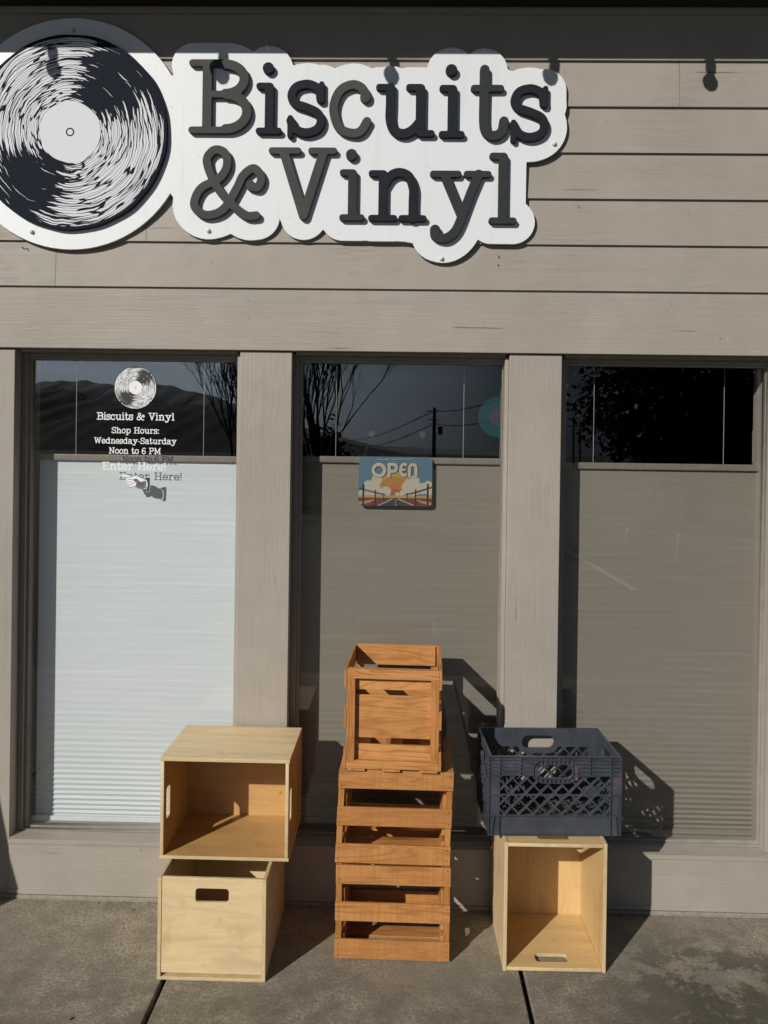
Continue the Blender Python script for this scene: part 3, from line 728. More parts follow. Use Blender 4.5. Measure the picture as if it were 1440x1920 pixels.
hand = [(130, 445), (230, 440), (360, 450), (450, 490), (520, 455), (620, 470), (720, 520), (800, 570), (830, 590), (860, 700), (830, 810), (700, 815), (620, 790), (540, 745), (500, 765), (420, 770), (395, 720), (350, 690), (345, 640), (300, 590), (310, 545), (340, 515), (240, 490), (140, 470)]
cuff_w = [(830, 550), (870, 600), (890, 700), (880, 800), (860, 860), (800, 850), (830, 790), (850, 690), (840, 600)]
cuff_b = [(800, 535), (870, 515), (955, 505), (950, 700), (935, 880), (860, 878), (890, 780), (895, 690), (880, 600)]
poly(hand, 1, 'hand_backing', M['vinyl_white'], .0008)
poly(cuff_b, 1, 'cuff_backing', M['vinyl_white'], .0011, smooth=False)
poly(cuff_b, 2, 'cuff', M['decal_black'], 0, smooth=False)
poly([(540, 560), (600, 540), (700, 620), (830, 600), (850, 700), (820, 800), (690, 800), (600, 770), (560, 720), (600, 660)], 2, 'palm_shading', M['decal_grey'])
lw = []
for ln, w in (([(130, 468), (240, 490), (360, 505), (450, 490), (520, 462), (620, 470), (720, 520), (810, 560)], .0006), ([(350, 548), (440, 570), (500, 560), (530, 600)], .0008), ([(310, 585), (350, 620), (430, 635), (480, 615)], .0007),
              ([(350, 685), (420, 700), (480, 680), (530, 650)], .0007), ([(395, 760), (470, 770), (540, 745), (640, 800), (780, 815)], .0008), ([(530, 560), (570, 640), (640, 680), (780, 690)], .0013), ([(560, 600), (540, 560), (590, 545)], .001), ([(800, 830), (850, 850)], .0012)):
    lw.append((cr([hp(*p) for p in ln], 5), w))
dput(strokes_mesh(lw, .0004, DY - .0012, DY - .0008), 'hand_linework', M['decal_black'])
# teal round sticker at the right edge of the middle pane
tx, tz = P(934, 782, DY); X, Y = grid(-.09, .02, -.09, .09, .0015)
xe = OP[1][1] - .0175 - tx
clip = X - xe
stk = empty('round_sticker', (tx, DY, tz), 'faded teal round record sticker at the right edge of the middle pane', 'sticker')
m_t, nt_, b_ = mat('sticker_teal_clear')
nt_.nodes['Principled BSDF'].inputs['Base Color'].default_value = (.03, .17, .19, 1); b_.inputs['Alpha'].default_value = .11; b_.inputs['Roughness'].default_value = .5
m_g, nt_, b_ = mat('sticker_grey_clear'); b_.inputs['Base Color'].default_value = (.12, .14, .13, 1); b_.inputs['Alpha'].default_value = .15
rr_ = np.hypot(X, Y)
link('teal_ring', extrude_loops(contours(np.maximum(np.maximum(rr_ - .078, .036 - rr_), clip), X, Y), -.0005, 0), m_t, stk)
link('grey_centre', extrude_loops(contours(np.maximum(rr_ - .0355, clip), X, Y), -.0005, 0), m_g, stk)

# ================================================================== OPEN SIGN
OY = .128
oa, oz1 = P(673, 855.5, OY); ob_, _ = P(811, 857, OY); ow = ob_ - oa; oz0 = P(673, 948, OY)[1]; oh = oz1 - oz0
osn = empty('open_sign', ((oa + ob_) / 2, OY, oz0), 'small illustrated OPEN sign with sunset road hanging inside the middle window', 'sign')
ooff = Matrix.Translation(-Vector(osn.location))
def op_(zx, zy): return oa + (zx - 168) / 1047 * ow, oz1 - (zy - 192) / 706 * oh
def col(name, c): return plain(name, c, .5, .05)
Xo, Yo = grid(oa - .01, ob_ + .01, oz0 - .01, oz1 + .01, .0009)
card = rrect(Xo, Yo, (oa + ob_) / 2, (oz0 + oz1) / 2, ow / 2, oh / 2, .016)
def layer(sd, k, name, m):
    D = np.maximum(sd, card + .00008 * k)
    me = extrude_loops(contours(D, Xo, Yo), OY - .0003 * k - .0008, OY - .0003 * (k - 1) - .00085 if k else OY)
    me.transform(ooff); return link(name, me, m, osn)
def psd(pts, smooth=False):
    q = [op_(*p) for p in pts]
    if smooth: q = cr(q + [q[0]], 5)[:-1]
    return poly_sdf(Xo, Yo, q)
def disc(zx, zy, rz):
    x, y = op_(zx, zy); return np.hypot(Xo - x, Yo - y) - rz / 1047 * ow
layer(card, 0, 'board', col('sign_blue', (.07, .145, .205)))
yl = col('sign_yellow', (.34, .24, .08)); og = col('sign_orange', (.36, .165, .035)); dor = col('sign_deep_orange', (.30, .10, .025)); crm = col('sign_cream', (.42, .38, .30)); dk = M['black']
above = psd([(168, 150), (1215, 150), (1215, 745), (168, 745)])
layer(np.maximum(disc(690, 720, 312), above), 1, 'sun_glow', yl)
layer(np.maximum(disc(690, 750, 272), above), 2, 'sun_outer', og)
layer(np.maximum(disc(690, 770, 190), above), 3, 'sun_middle', col('sign_mid_orange', (.38, .14, .03)))
layer(np.maximum(disc(690, 770, 120), above), 4, 'sun_core', dor)
cl = disc(300, 590, 55)
for q in ((430, 520, 75), (390, 600, 85), (330, 680, 90), (440, 690, 70), (560, 690, 72), (220, 730, 60), (960, 530, 75), (900, 600, 95), (840, 620, 60), (1000, 640, 90), (1080, 640, 80), (1160, 590, 60), (1180, 670, 70), (800, 720, 50), (720, 728, 30), (900, 700, 80)): cl = np.minimum(cl, disc(*q))
layer(np.maximum(cl, above), 5, 'clouds', crm)
layer(psd([(168, 745), (1215, 745), (1215, 790), (168, 790)]), 6, 'horizon_band', yl)
layer(psd([(168, 780), (1215, 780), (1215, 900), (168, 900)]), 7, 'red_field', col('sign_red', (.13, .03, .025)))
pch = col('sign_peach', (.36, .19, .10)); plm = col('sign_plum', (.09, .03, .07))
layer(psd([(168, 840), (420, 800), (330, 850), (168, 890)]), 8, 'field_stripe', pch); layer(psd([(1215, 840), (980, 800), (1070, 850), (1215, 890)]), 8, 'field_stripe', pch)
layer(psd([(300, 905), (600, 800), (420, 905)]), 8.5, 'plum_stripe', plm); layer(psd([(1090, 905), (800, 800), (970, 905)]), 8.5, 'plum_stripe', plm)
layer(psd([(690, 785), (720, 785), (970, 905), (430, 905)]), 9, 'road', col('sign_road', (.035, .033, .033)))
wl = []
for p, w in (([(650, 795), (450, 893)], 6), ([(735, 795), (950, 880)], 6), ([(702, 810), (702, 822)], 4), ([(702, 835), (702, 850)], 4), ([(702, 868), (702, 885)], 5)): wl.append(([op_(*q) for q in p], w / 1047 * ow))
D = np.full(Xo.shape, 9.0)
for s, w in wl: seg_dist(Xo, Yo, s, D, w)
layer(D, 10, 'road_lines', crm)
D = np.full(Xo.shape, 9.0)
for p, w in (([(237, 600), (237, 890)], 11), ([(408, 670), (408, 890)], 7), ([(527, 715), (527, 830)], 4), ([(1152, 580), (1152, 870)], 11), ([(980, 655), (980, 880)], 7), ([(865, 705), (865, 830)], 4),
             ([(168, 640), (408, 700), (560, 735)], 3.5), ([(168, 655), (408, 712), (560, 738)], 3), ([(1215, 610), (980, 690), (820, 735)], 3.5), ([(1215, 625), (980, 702), (820, 738)], 3)):
    seg_dist(Xo, Yo, [op_(*q) for q in p], D, w / 1047 * ow)
mid_ = op_(690, 700)[0]
layer(np.maximum(D, Xo - mid_), 11, 'fence_drawing', dk); layer(np.maximum(D, mid_ - Xo), 11, 'fence_drawing', dk)
# OPEN lettering
def open_letters():
    k = ow / 1047; D = np.abs(disc(455, 385, 81)) - 24 * k
    st = [([(600, 465), (600, 300)], 24), ([(600, 300), (660, 300)] + arc(665, 350, 38, 50, -90, 90) + [(600, 402)], 22),
          (arc(812, 375, 50, 80, -62, -298), 21), ([(770, 375), (822, 375)], 16), ([(889, 465), (889, 350)] + arc(935, 350, 46, 50, 180, 360) + [(981, 350), (981, 465)], 22)]
    for p, w in st: seg_dist(Xo, Yo, [op_(*q) for q in p], D, w * k)
    return D
ol = open_letters()
layer(ol - .0009, 12, 'letter_outline', col('sign_brown', (.05, .035, .02)))
layer(ol, 13, 'letters', crm)
D = np.full(Xo.shape, 9.0)
for p in ([(430, 232), (500, 236)], [(520, 234), (600, 231)], [(640, 231), (810, 224)], [(840, 224), (930, 222)]): seg_dist(Xo, Yo, [op_(*q) for q in p], D, 4 / 1047 * ow)
layer(D, 10, 'small_print_bar', crm)
for (px, py), (qx, qy) in (((698, 816), (682, 857)), ((791, 815), (800, 858))):
    x0, z0 = P(px, py, OY); x1, z1 = P(qx, qy, OY); bm = bmesh.new(); tube(bm, Vector((x0, OY - .002, z0)), Vector((x1, OY - .002, z1)), .0007, .0007, 5); bm.transform(ooff); fin(bm, 'hanging_string', M['black'], osn)
for i, (px, py) in enumerate(((697, 814), (792, 815))):
    x, z = P(px, py, GY + .012); bm = bmesh.new(); lathe(bm, [(.0, 0), (.013, 0), (.011, .003), (.004, .006), (.004, .012), (.0, .013)], 16)
    bm.transform(Matrix.Translation((x, GY + .0056, z)) @ Matrix.Rotation(R(-90), 4, 'X'))
    m_s, nt_, b_ = mat('suction_cup_clear'); b_.inputs['Base Color'].default_value = (.6, .62, .65, 1); b_.inputs['Alpha'].default_value = .05; b_.inputs['Roughness'].default_value = .15
    tag(fin(bm, 'suction_cup', m_s, None, smooth=True), ('clear suction cup above the left end of the OPEN sign', 'clear suction cup above the right end of the OPEN sign')[i], 'suction cup', 'suction cups holding the sign')

# ================================================================== STRING LIGHTS under the eave (their shadows fall on the wall)
sl = empty('string_lights', (0, -EO - .02, ZE), 'string of hanging bulbs clipped under the roof edge above the shop sign', 'string lights')
bm = bmesh.new(); bx_ = []
for px in (-180, 122, 430, 737, 1037, 1328, 1630):
    X_, _ = P(px, 140, 0); bx_.append(X_ - .71 * EO)
for a, b in zip(bx_, bx_[1:]):
    pr = None
    for k in range(9):
        t = k / 8; p = Vector((a + (b - a) * t, 0.03, .045 - .02 * math.sin(math.pi * t)))
        if pr is not None: tube(bm, pr, p, .003, .003, 5)
        pr = p
fin(bm, 'wire', M['black'], sl)
for i, x in enumerate(bx_):
    bm = bmesh.new(); lathe(bm, [(.0, .0), (.012, 0), (.0165, -.015), (.0165, -.045), (.013, -.05), (0, -.05)], 14)
    tl = Matrix.Translation((x, 0, .016)) @ Matrix.Rotation(R(random.uniform(-6, 10)), 4, 'Y')
    bm.transform(tl); s_ = fin(bm, 'socket', M['black'], sl, smooth=True)
    bm = bmesh.new(); lathe(bm, [(.010, -.05), (.014, -.06), (.023, -.078), (.0245, -.092), (.018, -.112), (.006, -.122), (0, -.123)], 16); bm.transform(tl)
    fin(bm, 'bulb', plain('bulb_frosted', (.5, .48, .42), .2) if i == 0 else bpy.data.materials['bulb_frosted'], sl, smooth=True)

# ================================================================== PLYWOOD CRATES
def edge_grain(o):
    "cut edges of a plywood board get the pale end-ply material"
    me = o.data; me.materials.append(M['ply_edge'])
    cs = [[v.co[k] for v in me.vertices] for k in range(3)]; ext = [max(c) - min(c) for c in cs]; ax = ext.index(min(ext))
    for p in me.polygons:
        if abs(p.normal[ax]) < .6: p.material_index = 1
def ply_crate(label, mtx, Lx, Wy, Hz, mats, group='plywood record crates', gap=.003):
    root = empty('plywood_crate', (0, 0, 0), label, 'wooden crate', group)
    root.matrix_world = mtx
    t = .0115; bev = .0012
    m1, m2, m3 = mats
    boxes('base_panel', m1, [(-Lx / 2, Lx / 2, -Wy / 2, Wy / 2, 0, t * .9)], root, bev)
    boxes('side_panel', m1, [(-Lx / 2, Lx / 2, -Wy / 2, -Wy / 2 + t, t * .9 + .0003, Hz)], root, bev)
    boxes('side_panel', m3, [(-Lx / 2, Lx / 2, Wy / 2 - t, Wy / 2, t * .9 + .0003, Hz)], root, bev)
    X, Y = grid(-Wy / 2, Wy / 2, 0, Hz + .01, .002)
    hx = Wy / 2 - t - .0005
    for s in (-1, 1):
        z0 = t * .9 + gap
        D = rrect(X, Y, 0, (z0 + Hz) / 2, hx, (Hz - z0) / 2, .001)
        D = np.maximum(D, -rrect(X, Y, 0, Hz - .056, .0545, .0225, .011))
        me = extrude_loops(contours(D, X, Y, .0003), -t / 2, t / 2, .001)
        me.transform(Matrix.Translation((s * (Lx / 2 - t / 2 - .0025), 0, 0)) @ Matrix.Rotation(R(90), 4, 'Z'))
        link('end_panel', me, m2, root)
    for o in root.children: edge_grain(o)
    return root
def mk(loc, cols, rz=0):
    m = Matrix.Identity(4)
    for k, c in enumerate(cols):
        for r_ in range(3): m[r_][k] = c[r_]
    return Matrix.Translation(loc) @ Matrix.Rotation(R(rz), 4, 'Z') @ m
# bottom left: end panel toward the street
yf = -.472
xa, xb = P(294, 1838, yf)[0], P(497, 1840, yf)[0]
W1 = xb - xa; H1 = .332
c1 = ply_crate('pale plywood crate standing upright on the ground under the sideways crate', mk(((xa + xb) / 2, yf + .2175, 0), ((0, -1, 0), (1, 0, 0), (0, 0, 1))), .435, W1, H1, (M['ply_x'], M['ply_y'], M['ply_x']), gap=.012)
# top left: on its side, mouth to the street
yf = -.352
xa, xb = P(298, 1613, yf)[0], P(541, 1613, yf)[0]
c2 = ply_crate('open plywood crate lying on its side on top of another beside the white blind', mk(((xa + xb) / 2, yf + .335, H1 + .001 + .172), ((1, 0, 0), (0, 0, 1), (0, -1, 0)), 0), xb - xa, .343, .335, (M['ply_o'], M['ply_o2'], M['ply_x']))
# bottom right: on its end, mouth to the street
yf = -.376
xa, xb = P(941, 1817, yf)[0], P(1134, 1817, yf)[0]
LR = .430
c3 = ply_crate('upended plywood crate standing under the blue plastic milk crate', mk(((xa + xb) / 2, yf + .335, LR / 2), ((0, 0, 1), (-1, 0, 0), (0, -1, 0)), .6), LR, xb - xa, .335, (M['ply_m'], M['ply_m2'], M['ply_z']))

# ================================================================== PINE SLAT CRATES
def pine_crate(label, mtx, Lx, Wy, Hz, shear=0):
    root = empty('pine_crate', (0, 0, 0), label, 'wooden crate', 'slatted pine crates in the middle stack')
    root.matrix_world = mtx
    sh = Matrix.Identity(4); sh[0][2] = shear
    bs = .0075; st = .0085; sw = .064; f = .020; pw = .028; rnd = random.Random(label)
    def bb(name, m, lst, bev=.001, jit=0):
        o = boxes(name, m, lst, root, bev)
        o.data.transform(sh)
        if jit: o.location = (rnd.uniform(-jit, jit), 0, rnd.uniform(-jit, jit) * .4)
        return o
    zt = Hz
    for y0, y1 in ((-Wy / 2, -Wy / 2 + st), (Wy / 2 - st, Wy / 2)):
        gap = (zt - bs - 3 * sw) / 2
        for k in range(3):
            z0 = bs + .0005 + k * (sw + gap); o = bb('side_slat', M['pine_x'], [(-Lx / 2, Lx / 2, y0, y1, z0, z0 + sw - .001)], .001, .0012)
            if y0 < 0:
                for sx in (-1, 1):
                    for dz in (.013, .05):
                        xx = sx * (Lx / 2 - .010 - rnd.uniform(0, .003)); zz = z0 + dz + rnd.uniform(-.004, .004)
                        bm = bmesh.new(); tube(bm, (xx + shear * zz, y0 - .0004, zz), (xx + shear * zz, y0 + .002, zz), .0021, .0021, 7)
                        fin(bm, 'nail_head', M['nail'], o)
    yi = Wy / 2 - st - .0006
    for s in (-1, 1):
        xo = s * (Lx / 2 - .001); xi = s * (Lx / 2 - .001 - f)
        a, b = min(xo, xi), max(xo, xi)
        bb('corner_post', M['pine_z'], [(a, b, -yi, -yi + pw, bs + .0275, zt - .033)])
        bb('corner_post', M['pine_z'], [(a, b, yi - pw, yi, bs + .0275, zt - .033)])
        bb('end_rail', M['pine_y'], [(a, b, -yi, yi, zt - .0325, zt - .0005)])
        bb('end_rail', M['pine_y'], [(a, b, -yi, yi, bs + .0005, bs + .027)])
        xj = xi - s * .0005; xk = xj - s * .009
        a, b = min(xj, xk), max(xj, xk)
        k_ = (zt - bs) / .3355
        for z0, z1 in ((0.0005, .0765), (.099, .168), (.1685, .243), (.262, .3345)):
            bb('end_board', M['pine_y'], [(a, b, -yi + .012, yi - .002, bs + z0 * k_, bs + z1 * k_)])
    for yc in (-Wy / 2 + .042, 0.004, Wy / 2 - .042):
        bb('bottom_slat', M['pine_x'], [(-Lx / 2, Lx / 2, yc - .031, yc + .031, 0, bs)])
    return root
yf = -.345
xa, xb = P(628, 1800, yf)[0], P(843.6, 1800, yf)[0]; PL = xb - xa
xm = (xa + xb) / 2
pine_crate('slatted pine crate on the ground, lowest of the middle stack', mk((xm, yf + .165, 0), ((1, 0, 0), (0, 1, 0), (0, 0, 1)), -.6), PL, .33, .3225)
xa2, xb2 = P(629, 1619, yf)[0], P(844, 1619, yf)[0]
pine_crate('leaning slatted pine crate between the lowest and topmost crates of the middle stack', mk(((xa2 + xb2) / 2, yf + .165, .3235), ((1, 0, 0), (0, 1, 0), (0, 0, 1)), -1.0), PL, .33, .3225, .035)
xa3, xb3 = P(642.5, 1440, -.355)[0], P(826, 1440, -.355)[0]
ca, sa = math.cos(R(2)), math.sin(R(2))
pine_crate('slatted pine crate turned end-on, topmost of the middle stack', mk(((xa3 + xb3) / 2 + .008, -.358 + .193, .647), ((0, 1, 0), (-1, 0, 0), (0, 0, 1)), -2.0), .386, xb3 - xa3, .343)

# ================================================================== MILK CRATE
def milk_crate():
    Wx, Dy, Hh = .460, .300, .268
    xa, xb = P(911, 1561, -.33)[0], P(1163, 1561, -.33)[0]
    Wx = xb - xa
    root = empty('milk_crate', (0, 0, 0), 'dark blue plastic milk crate with lattice sides and pink scuffs on an upended plywood crate', 'milk crate')
    root.matrix_world = mk(((xa + xb) / 2, -.33 + .152, LR + .0015), ((1, 0, 0), (0, 1, 0), (0, 0, 1)), 2.4)
    def panel(w, text=False):
        h = .0014; X, Y = grid(-w / 2 - .004, w / 2 + .004, -.004, Hh + .004, h)
        full = rrect(X, Y, 0, Hh / 2, w / 2, Hh / 2, .002)
        win = rrect(X, Y, 0, (.068 + .200) / 2, w / 2 - .037, (.200 - .068) / 2, .002)      # lattice field
        hz = Hh - .050
        hole = rrect(X, Y, 0, hz, .060, .0235, .0235); ring = hole - .020
        plate = np.maximum(full, -np.maximum(win, -ring)); plate = np.maximum(plate, -hole)
        plate_me = extrude_loops(contours(plate, X, Y, .0002), -.003, 0)
        p = .0487
        u = (X + Y) / math.sqrt(2); v = (X - Y) / math.sqrt(2); q = p / math.sqrt(2)
        bars = np.minimum(np.abs((u + q / 2) % q - q / 2), np.abs((v + q / 2) % q - q / 2)) - .0024
        lat = np.maximum(np.maximum(bars, win - .001), -(ring - .001))
        rb = np.abs(Y - .137) - .0013; rb = np.maximum(rb, np.abs(X) - w / 2 + .0); rb = np.maximum(rb, -(ring))
        D = np.minimum(lat, rb)
        inrim = -(hole - .0165)
        for vz in (Hh - .0015, Hh - .0115, Hh - .023, Hh - .036, Hh - .050, Hh - .064):
            hb = np.maximum(np.abs(Y - vz) - .0013, np.abs(X) - w / 2)
            D = np.minimum(D, np.maximum(hb, inrim) if vz < Hh - .02 else hb)
        band = np.maximum(np.abs(Y - Hh + .033) - .033, full)
        xs2 = [w / 2 - .0015, w / 2 - .037] + ([.118] if w > .4 else [])
        for xx in xs2:
            lo = 0 if xx > w / 2 - .04 else Hh - .066
            vb = np.maximum(np.abs(np.abs(X) - xx) - .0013, lo - Y); D = np.minimum(D, np.maximum(np.maximum(vb, full), inrim))
        for zz in (.067, .0015): D = np.minimum(D, np.maximum(np.abs(Y - zz) - .0013, np.abs(X) - w / 2))
        # handle surround: two rims and the little cross ribs
        D = np.minimum(D, np.maximum(np.abs(hole - .0015) - .0014, full)); D = np.minimum(D, np.maximum(np.abs(hole - .0165) - .0013, full))
        teeth = np.maximum(np.abs((X + .0075) % .015 - .0075) - .0008, np.maximum(hole - .0165, -hole))
        tt = np.maximum(np.abs((X + .0075) % .015 - .0075) - .0008, np.maximum(np.abs(X) - .052, Hh - .022 - Y))
        D = np.minimum(D, np.maximum(np.minimum(teeth, tt), full))
        # slanted feet gussets
        for s in (-1, 1):
            g = np.full(X.shape, 9.0); seg_dist(X, Y, [(s * (w / 2 - .012), .002), (s * (w / 2 - .020), .066)], g, .0014); D = np.minimum(D, g)
        D = np.maximum(np.maximum(D, full + .0003), -hole)
        ribs = extrude_loops(contours(D, X, Y, .0002), -.0105, -.0001)
        ms = [plate_me, ribs]
        if text:   # worn embossed lettering, no longer legible
            rnd = random.Random(4); st = []; x = -.115
            while x < .105:
                hgt = rnd.choice((.016, .016, .024)); a = rnd.uniform(-.0015, .0015)
                st.append(([(x, .026), (x + a, .026 + hgt)], .0007))
                if rnd.random() < .55: st.append(([(x, .026 + rnd.choice((0, .008, .016))), (x + .0055, .026 + rnd.choice((0, .008, .016)))], .0006))
                x += rnd.choice((.006, .007, .011))
            t_ = strokes_mesh(st, .0005, -.0036, -.0029); ms.append(t_)
        return join_meshes('wall_panel', ms)
    pf = panel(Wx, True); ps = panel(Dy - .014)
    for me, tr in ((pf, Matrix.Translation((0, -Dy / 2 + .011, 0))), (pf.copy(), Matrix.Translation((0, Dy / 2 - .011, 0)) @ Matrix.Rotation(R(180), 4, 'Z')),
                   (ps, Matrix.Translation((-Wx / 2 + .011, 0, 0)) @ Matrix.Rotation(R(-90), 4, 'Z')), (ps.copy(), Matrix.Translation((Wx / 2 - .011, 0, 0)) @ Matrix.Rotation(R(90), 4, 'Z'))):
        me.transform(tr); link('side_panel', me, M['crate'], root)
    # lattice floor
    h = .0015; X, Y = grid(-Wx / 2, Wx / 2, -Dy / 2, Dy / 2, h)
    full = rrect(X, Y, 0, 0, Wx / 2 - .012, Dy / 2 - .012, .004)
    bars = np.minimum(np.abs((X + .012) % .024 - .012), np.abs((Y + .012) % .024 - .012)) - .0022
    D = np.maximum(full, np.minimum(bars, -(full + .010)))
    me = extrude_loops(contours(D, X, Y, .0003), -.003, .003); me.transform(Matrix.Translation((0, 0, .006)) @ Matrix.Rotation(R(-90), 4, 'X'))
    link('base_grid', me, M['crate'], root)
    return root
milk_crate()

# ================================================================== GROUND
JX = (-.75, .42)
bm = bmesh.new()
edges = [-3.09 - 1.17 * 3, -3.09 - 1.17 * 2, -4.26, -3.09, -1.92, -.75, .42, 1.59, 2.76, 3.93, 5.1, 6.27]
for a, b in zip(edges, edges[1:]):
    box(bm, a + .0085, b - .0085, -2.95, -.0165, -.12, 0)
for f in list(bm.faces): pass
sw_ = fin(bm, 'sidewalk', M['concrete'], None, .004); tag(sw_, kind='structure')
tag(boxes('sidewalk_joints', M['gap'], [(-6.6, 6.3, -2.9, -.02, -.1195, -.028)]), kind='structure')
tag(boxes('kerb', M['concrete_pale'], [(-60, 60, -3.12, -2.955, -.3, -.004)], None, .01), kind='structure')
me = bpy.data.meshes.new('road'); me.from_pydata([(-400, -60, -.13), (400, -60, -.13), (400, -3.0, -.13), (-400, -3.0, -.13)], [], [(0, 1, 2, 3)]); tag(link('parking_lot', me, M['asphalt']), kind='structure')
me = bpy.data.meshes.new('ground'); me.from_pydata([(-9000, -9000, -.16), (9000, -9000, -.16), (9000, 9000, -.16), (-9000, 9000, -.16)], [], [(0, 1, 2, 3)]); tag(link('ground', me, M['grass']), kind='structure')
bm = bmesh.new()
box(bm, 3.2, 3.3, -13.5, -8.2, -.1295, -.126)
tag(fin(bm, 'parking_markings', M['paint_line']), kind='structure')
# moss tuft in the right joint, twig bits
bm = bmesh.new(); rnd = random.Random(3)
gx, _ = P(1016, 1918, 0); 
for k in range(26):
    x = .42 + rnd.uniform(-.006, .006); y = -.68 + rnd.uniform(-.03, .03); hgt = rnd.uniform(.006, .016)
    v = [bm.verts.new((x - .001, y, -.02)), bm.verts.new((x + .001, y, -.02)), bm.verts.new((x + rnd.uniform(-.004, .004), y + rnd.uniform(-.004, .004), hgt))]; bm.faces.new(v)
tag(fin(bm, 'grass', M['moss'], None), 'green grass tuft growing in the right pavement joint', 'grass', kind='stuff')
bm = bmesh.new(); rnd = random.Random(8)
for k in range(420):
    mode = rnd.random()
    if mode < .55: x = rnd.uniform(-1.8, 1.9); y = -.019 - abs(rnd.gauss(0, .02))
    elif mode < .7: x = rnd.choice((-.75, .42)) + rnd.gauss(0, .02); y = rnd.uniform(-1.1, -.05)
    else: x = rnd.uniform(-1.6, 1.7); y = rnd.uniform(-1.1, -.05)
    rr = rnd.uniform(.0008, .0026) * (1.2 if mode < .55 else .8)
    bmesh.ops.create_icosphere(bm, subdivisions=0 or 1, radius=rr, matrix=Matrix.Translation((x, y, rr * .4)) @ Matrix.Diagonal((rnd.uniform(.7, 1.6), 1, .6, 1)))
tag(fin(bm, 'grit', plain('grit', (.12, .10, .075), .9, .6, 300)), 'loose grit and crumbs along the wall base and joints', 'grit', kind='stuff')
# leaf scraps on the pavement
for i, (px, py, lab) in enumerate(((134, 1911, 'small dark dry leaf near the left pavement joint'), (250, 1707, 'tiny dark crumb on the pavement close to the base panel'))):
    d = ROT @ Vector(((px - 720) / F, -(py - CY) / F, -1)); t = -CAMLOC.z / d.z; p = CAMLOC + d * t
    bm = bmesh.new(); s_ = (.007, .0035)[i]
    vs = [bm.verts.new((s_ * math.cos(a) * 1.4, s_ * .5 * math.sin(a), .0015 + .0012 * math.sin(2 * a))) for a in [k * math.pi / 4 for k in range(8)]]
    bm.faces.new(vs); bmesh.ops.solidify(bm, geom=bm.faces[:], thickness=.001)
    o = fin(bm, 'dry_leaf', M['bark']); o.location = (p.x, p.y, .001); o.rotation_euler = (0, 0, .9); tag(o, lab, 'leaf')

# added unseen jar just outside the left edge of the picture: shaped to throw the rounded shadow on the pillar
yj = -.70; e0 = P(45, 1697, 0)[0]
xj = e0 + .71 * yj - .30 * 1.226
bm = bmesh.new(); lathe(bm, [(0, 0), (.2, 0), (.24, .1), (.285, .3), (.30, .44), (.29, .55), (.262, .66), (.235, .80), (.215, .92), (.19, 1.02), (.15, 1.08), (.15, 1.06), (.19, 1.0), (.2, .8), (0, .5)], 40)
caster = fin(bm, 'shadow_caster', plain('shadow_caster_dark', (.05, .055, .06), .3), None, smooth=True); caster.location = (xj, yj, 0)
tag(caster, 'added unseen shadow jar left of the shop windows', 'garden jar')

# ================================================================== ACROSS THE LOT (seen mirrored in the panes)
YM = 3.305
def mir(px, py, Rr_):
    return (px - 751) / F * Rr_, YM - Rr_, 1.717 + (850 + .014 * (px - 720) - py) / F * Rr_
def ridge(name, prof, Rr_, m, depth, lab, seed):
    rnd = random.Random(seed); bm = bmesh.new(); rows_ = []
    xs = np.linspace(prof[0][0], prof[-1][0], 160)
    hs = np.interp(xs, [p[0] for p in prof], [p[1] for p in prof])
    rows2 = []
    for j, (f, dy) in enumerate(((0, 0), (.35, .25), (.7, .6), (1, 1), (.6, 1.5), (0, 2.2))):
        row = []
        for i, (px, py) in enumerate(zip(xs, hs)):
            x, y, z = mir(px, py, Rr_); z = max(z, 1)
            jit = math.sin(i * 1.7 + seed) * .05 * (j > 0) + math.sin(i * .9 + j * 2) * .05 + math.sin(i * .31 + seed + j) * .04 + (rnd.uniform(-.01, .01))
            row.append(bm.verts.new((x, y + depth * (1 - dy), -.2 + (z + .2) * max(0, f * (1 + (jit if f < 1 else jit * .25))))))
        rows2.append(row)
    for a, b in zip(rows2, rows2[1:]):
        for k in range(len(a) - 1): bm.faces.new((a[k], a[k + 1], b[k + 1], b[k]))
    o = fin(bm, name, m, None, smooth=True); tag(o, kind='structure'); return o
ridge('mountain', [(-900, 760), (-400, 700), (-100, 740), (60, 716), (100, 711), (160, 716), (210, 720), (280, 716), (350, 732), (443, 758), (560, 800), (700, 835), (900, 845)], 5200, M['hazy_far_hill'], 1200, '', 1)
ridge('hills', [(-900, 800), (-300, 760), (0, 750), (60, 735), (95, 727), (128, 730), (160, 745), (215, 754), (310, 757), (375, 758), (443, 771), (520, 800), (620, 824), (700, 840), (760, 851)], 1700, M['hill'], 500, '', 2)

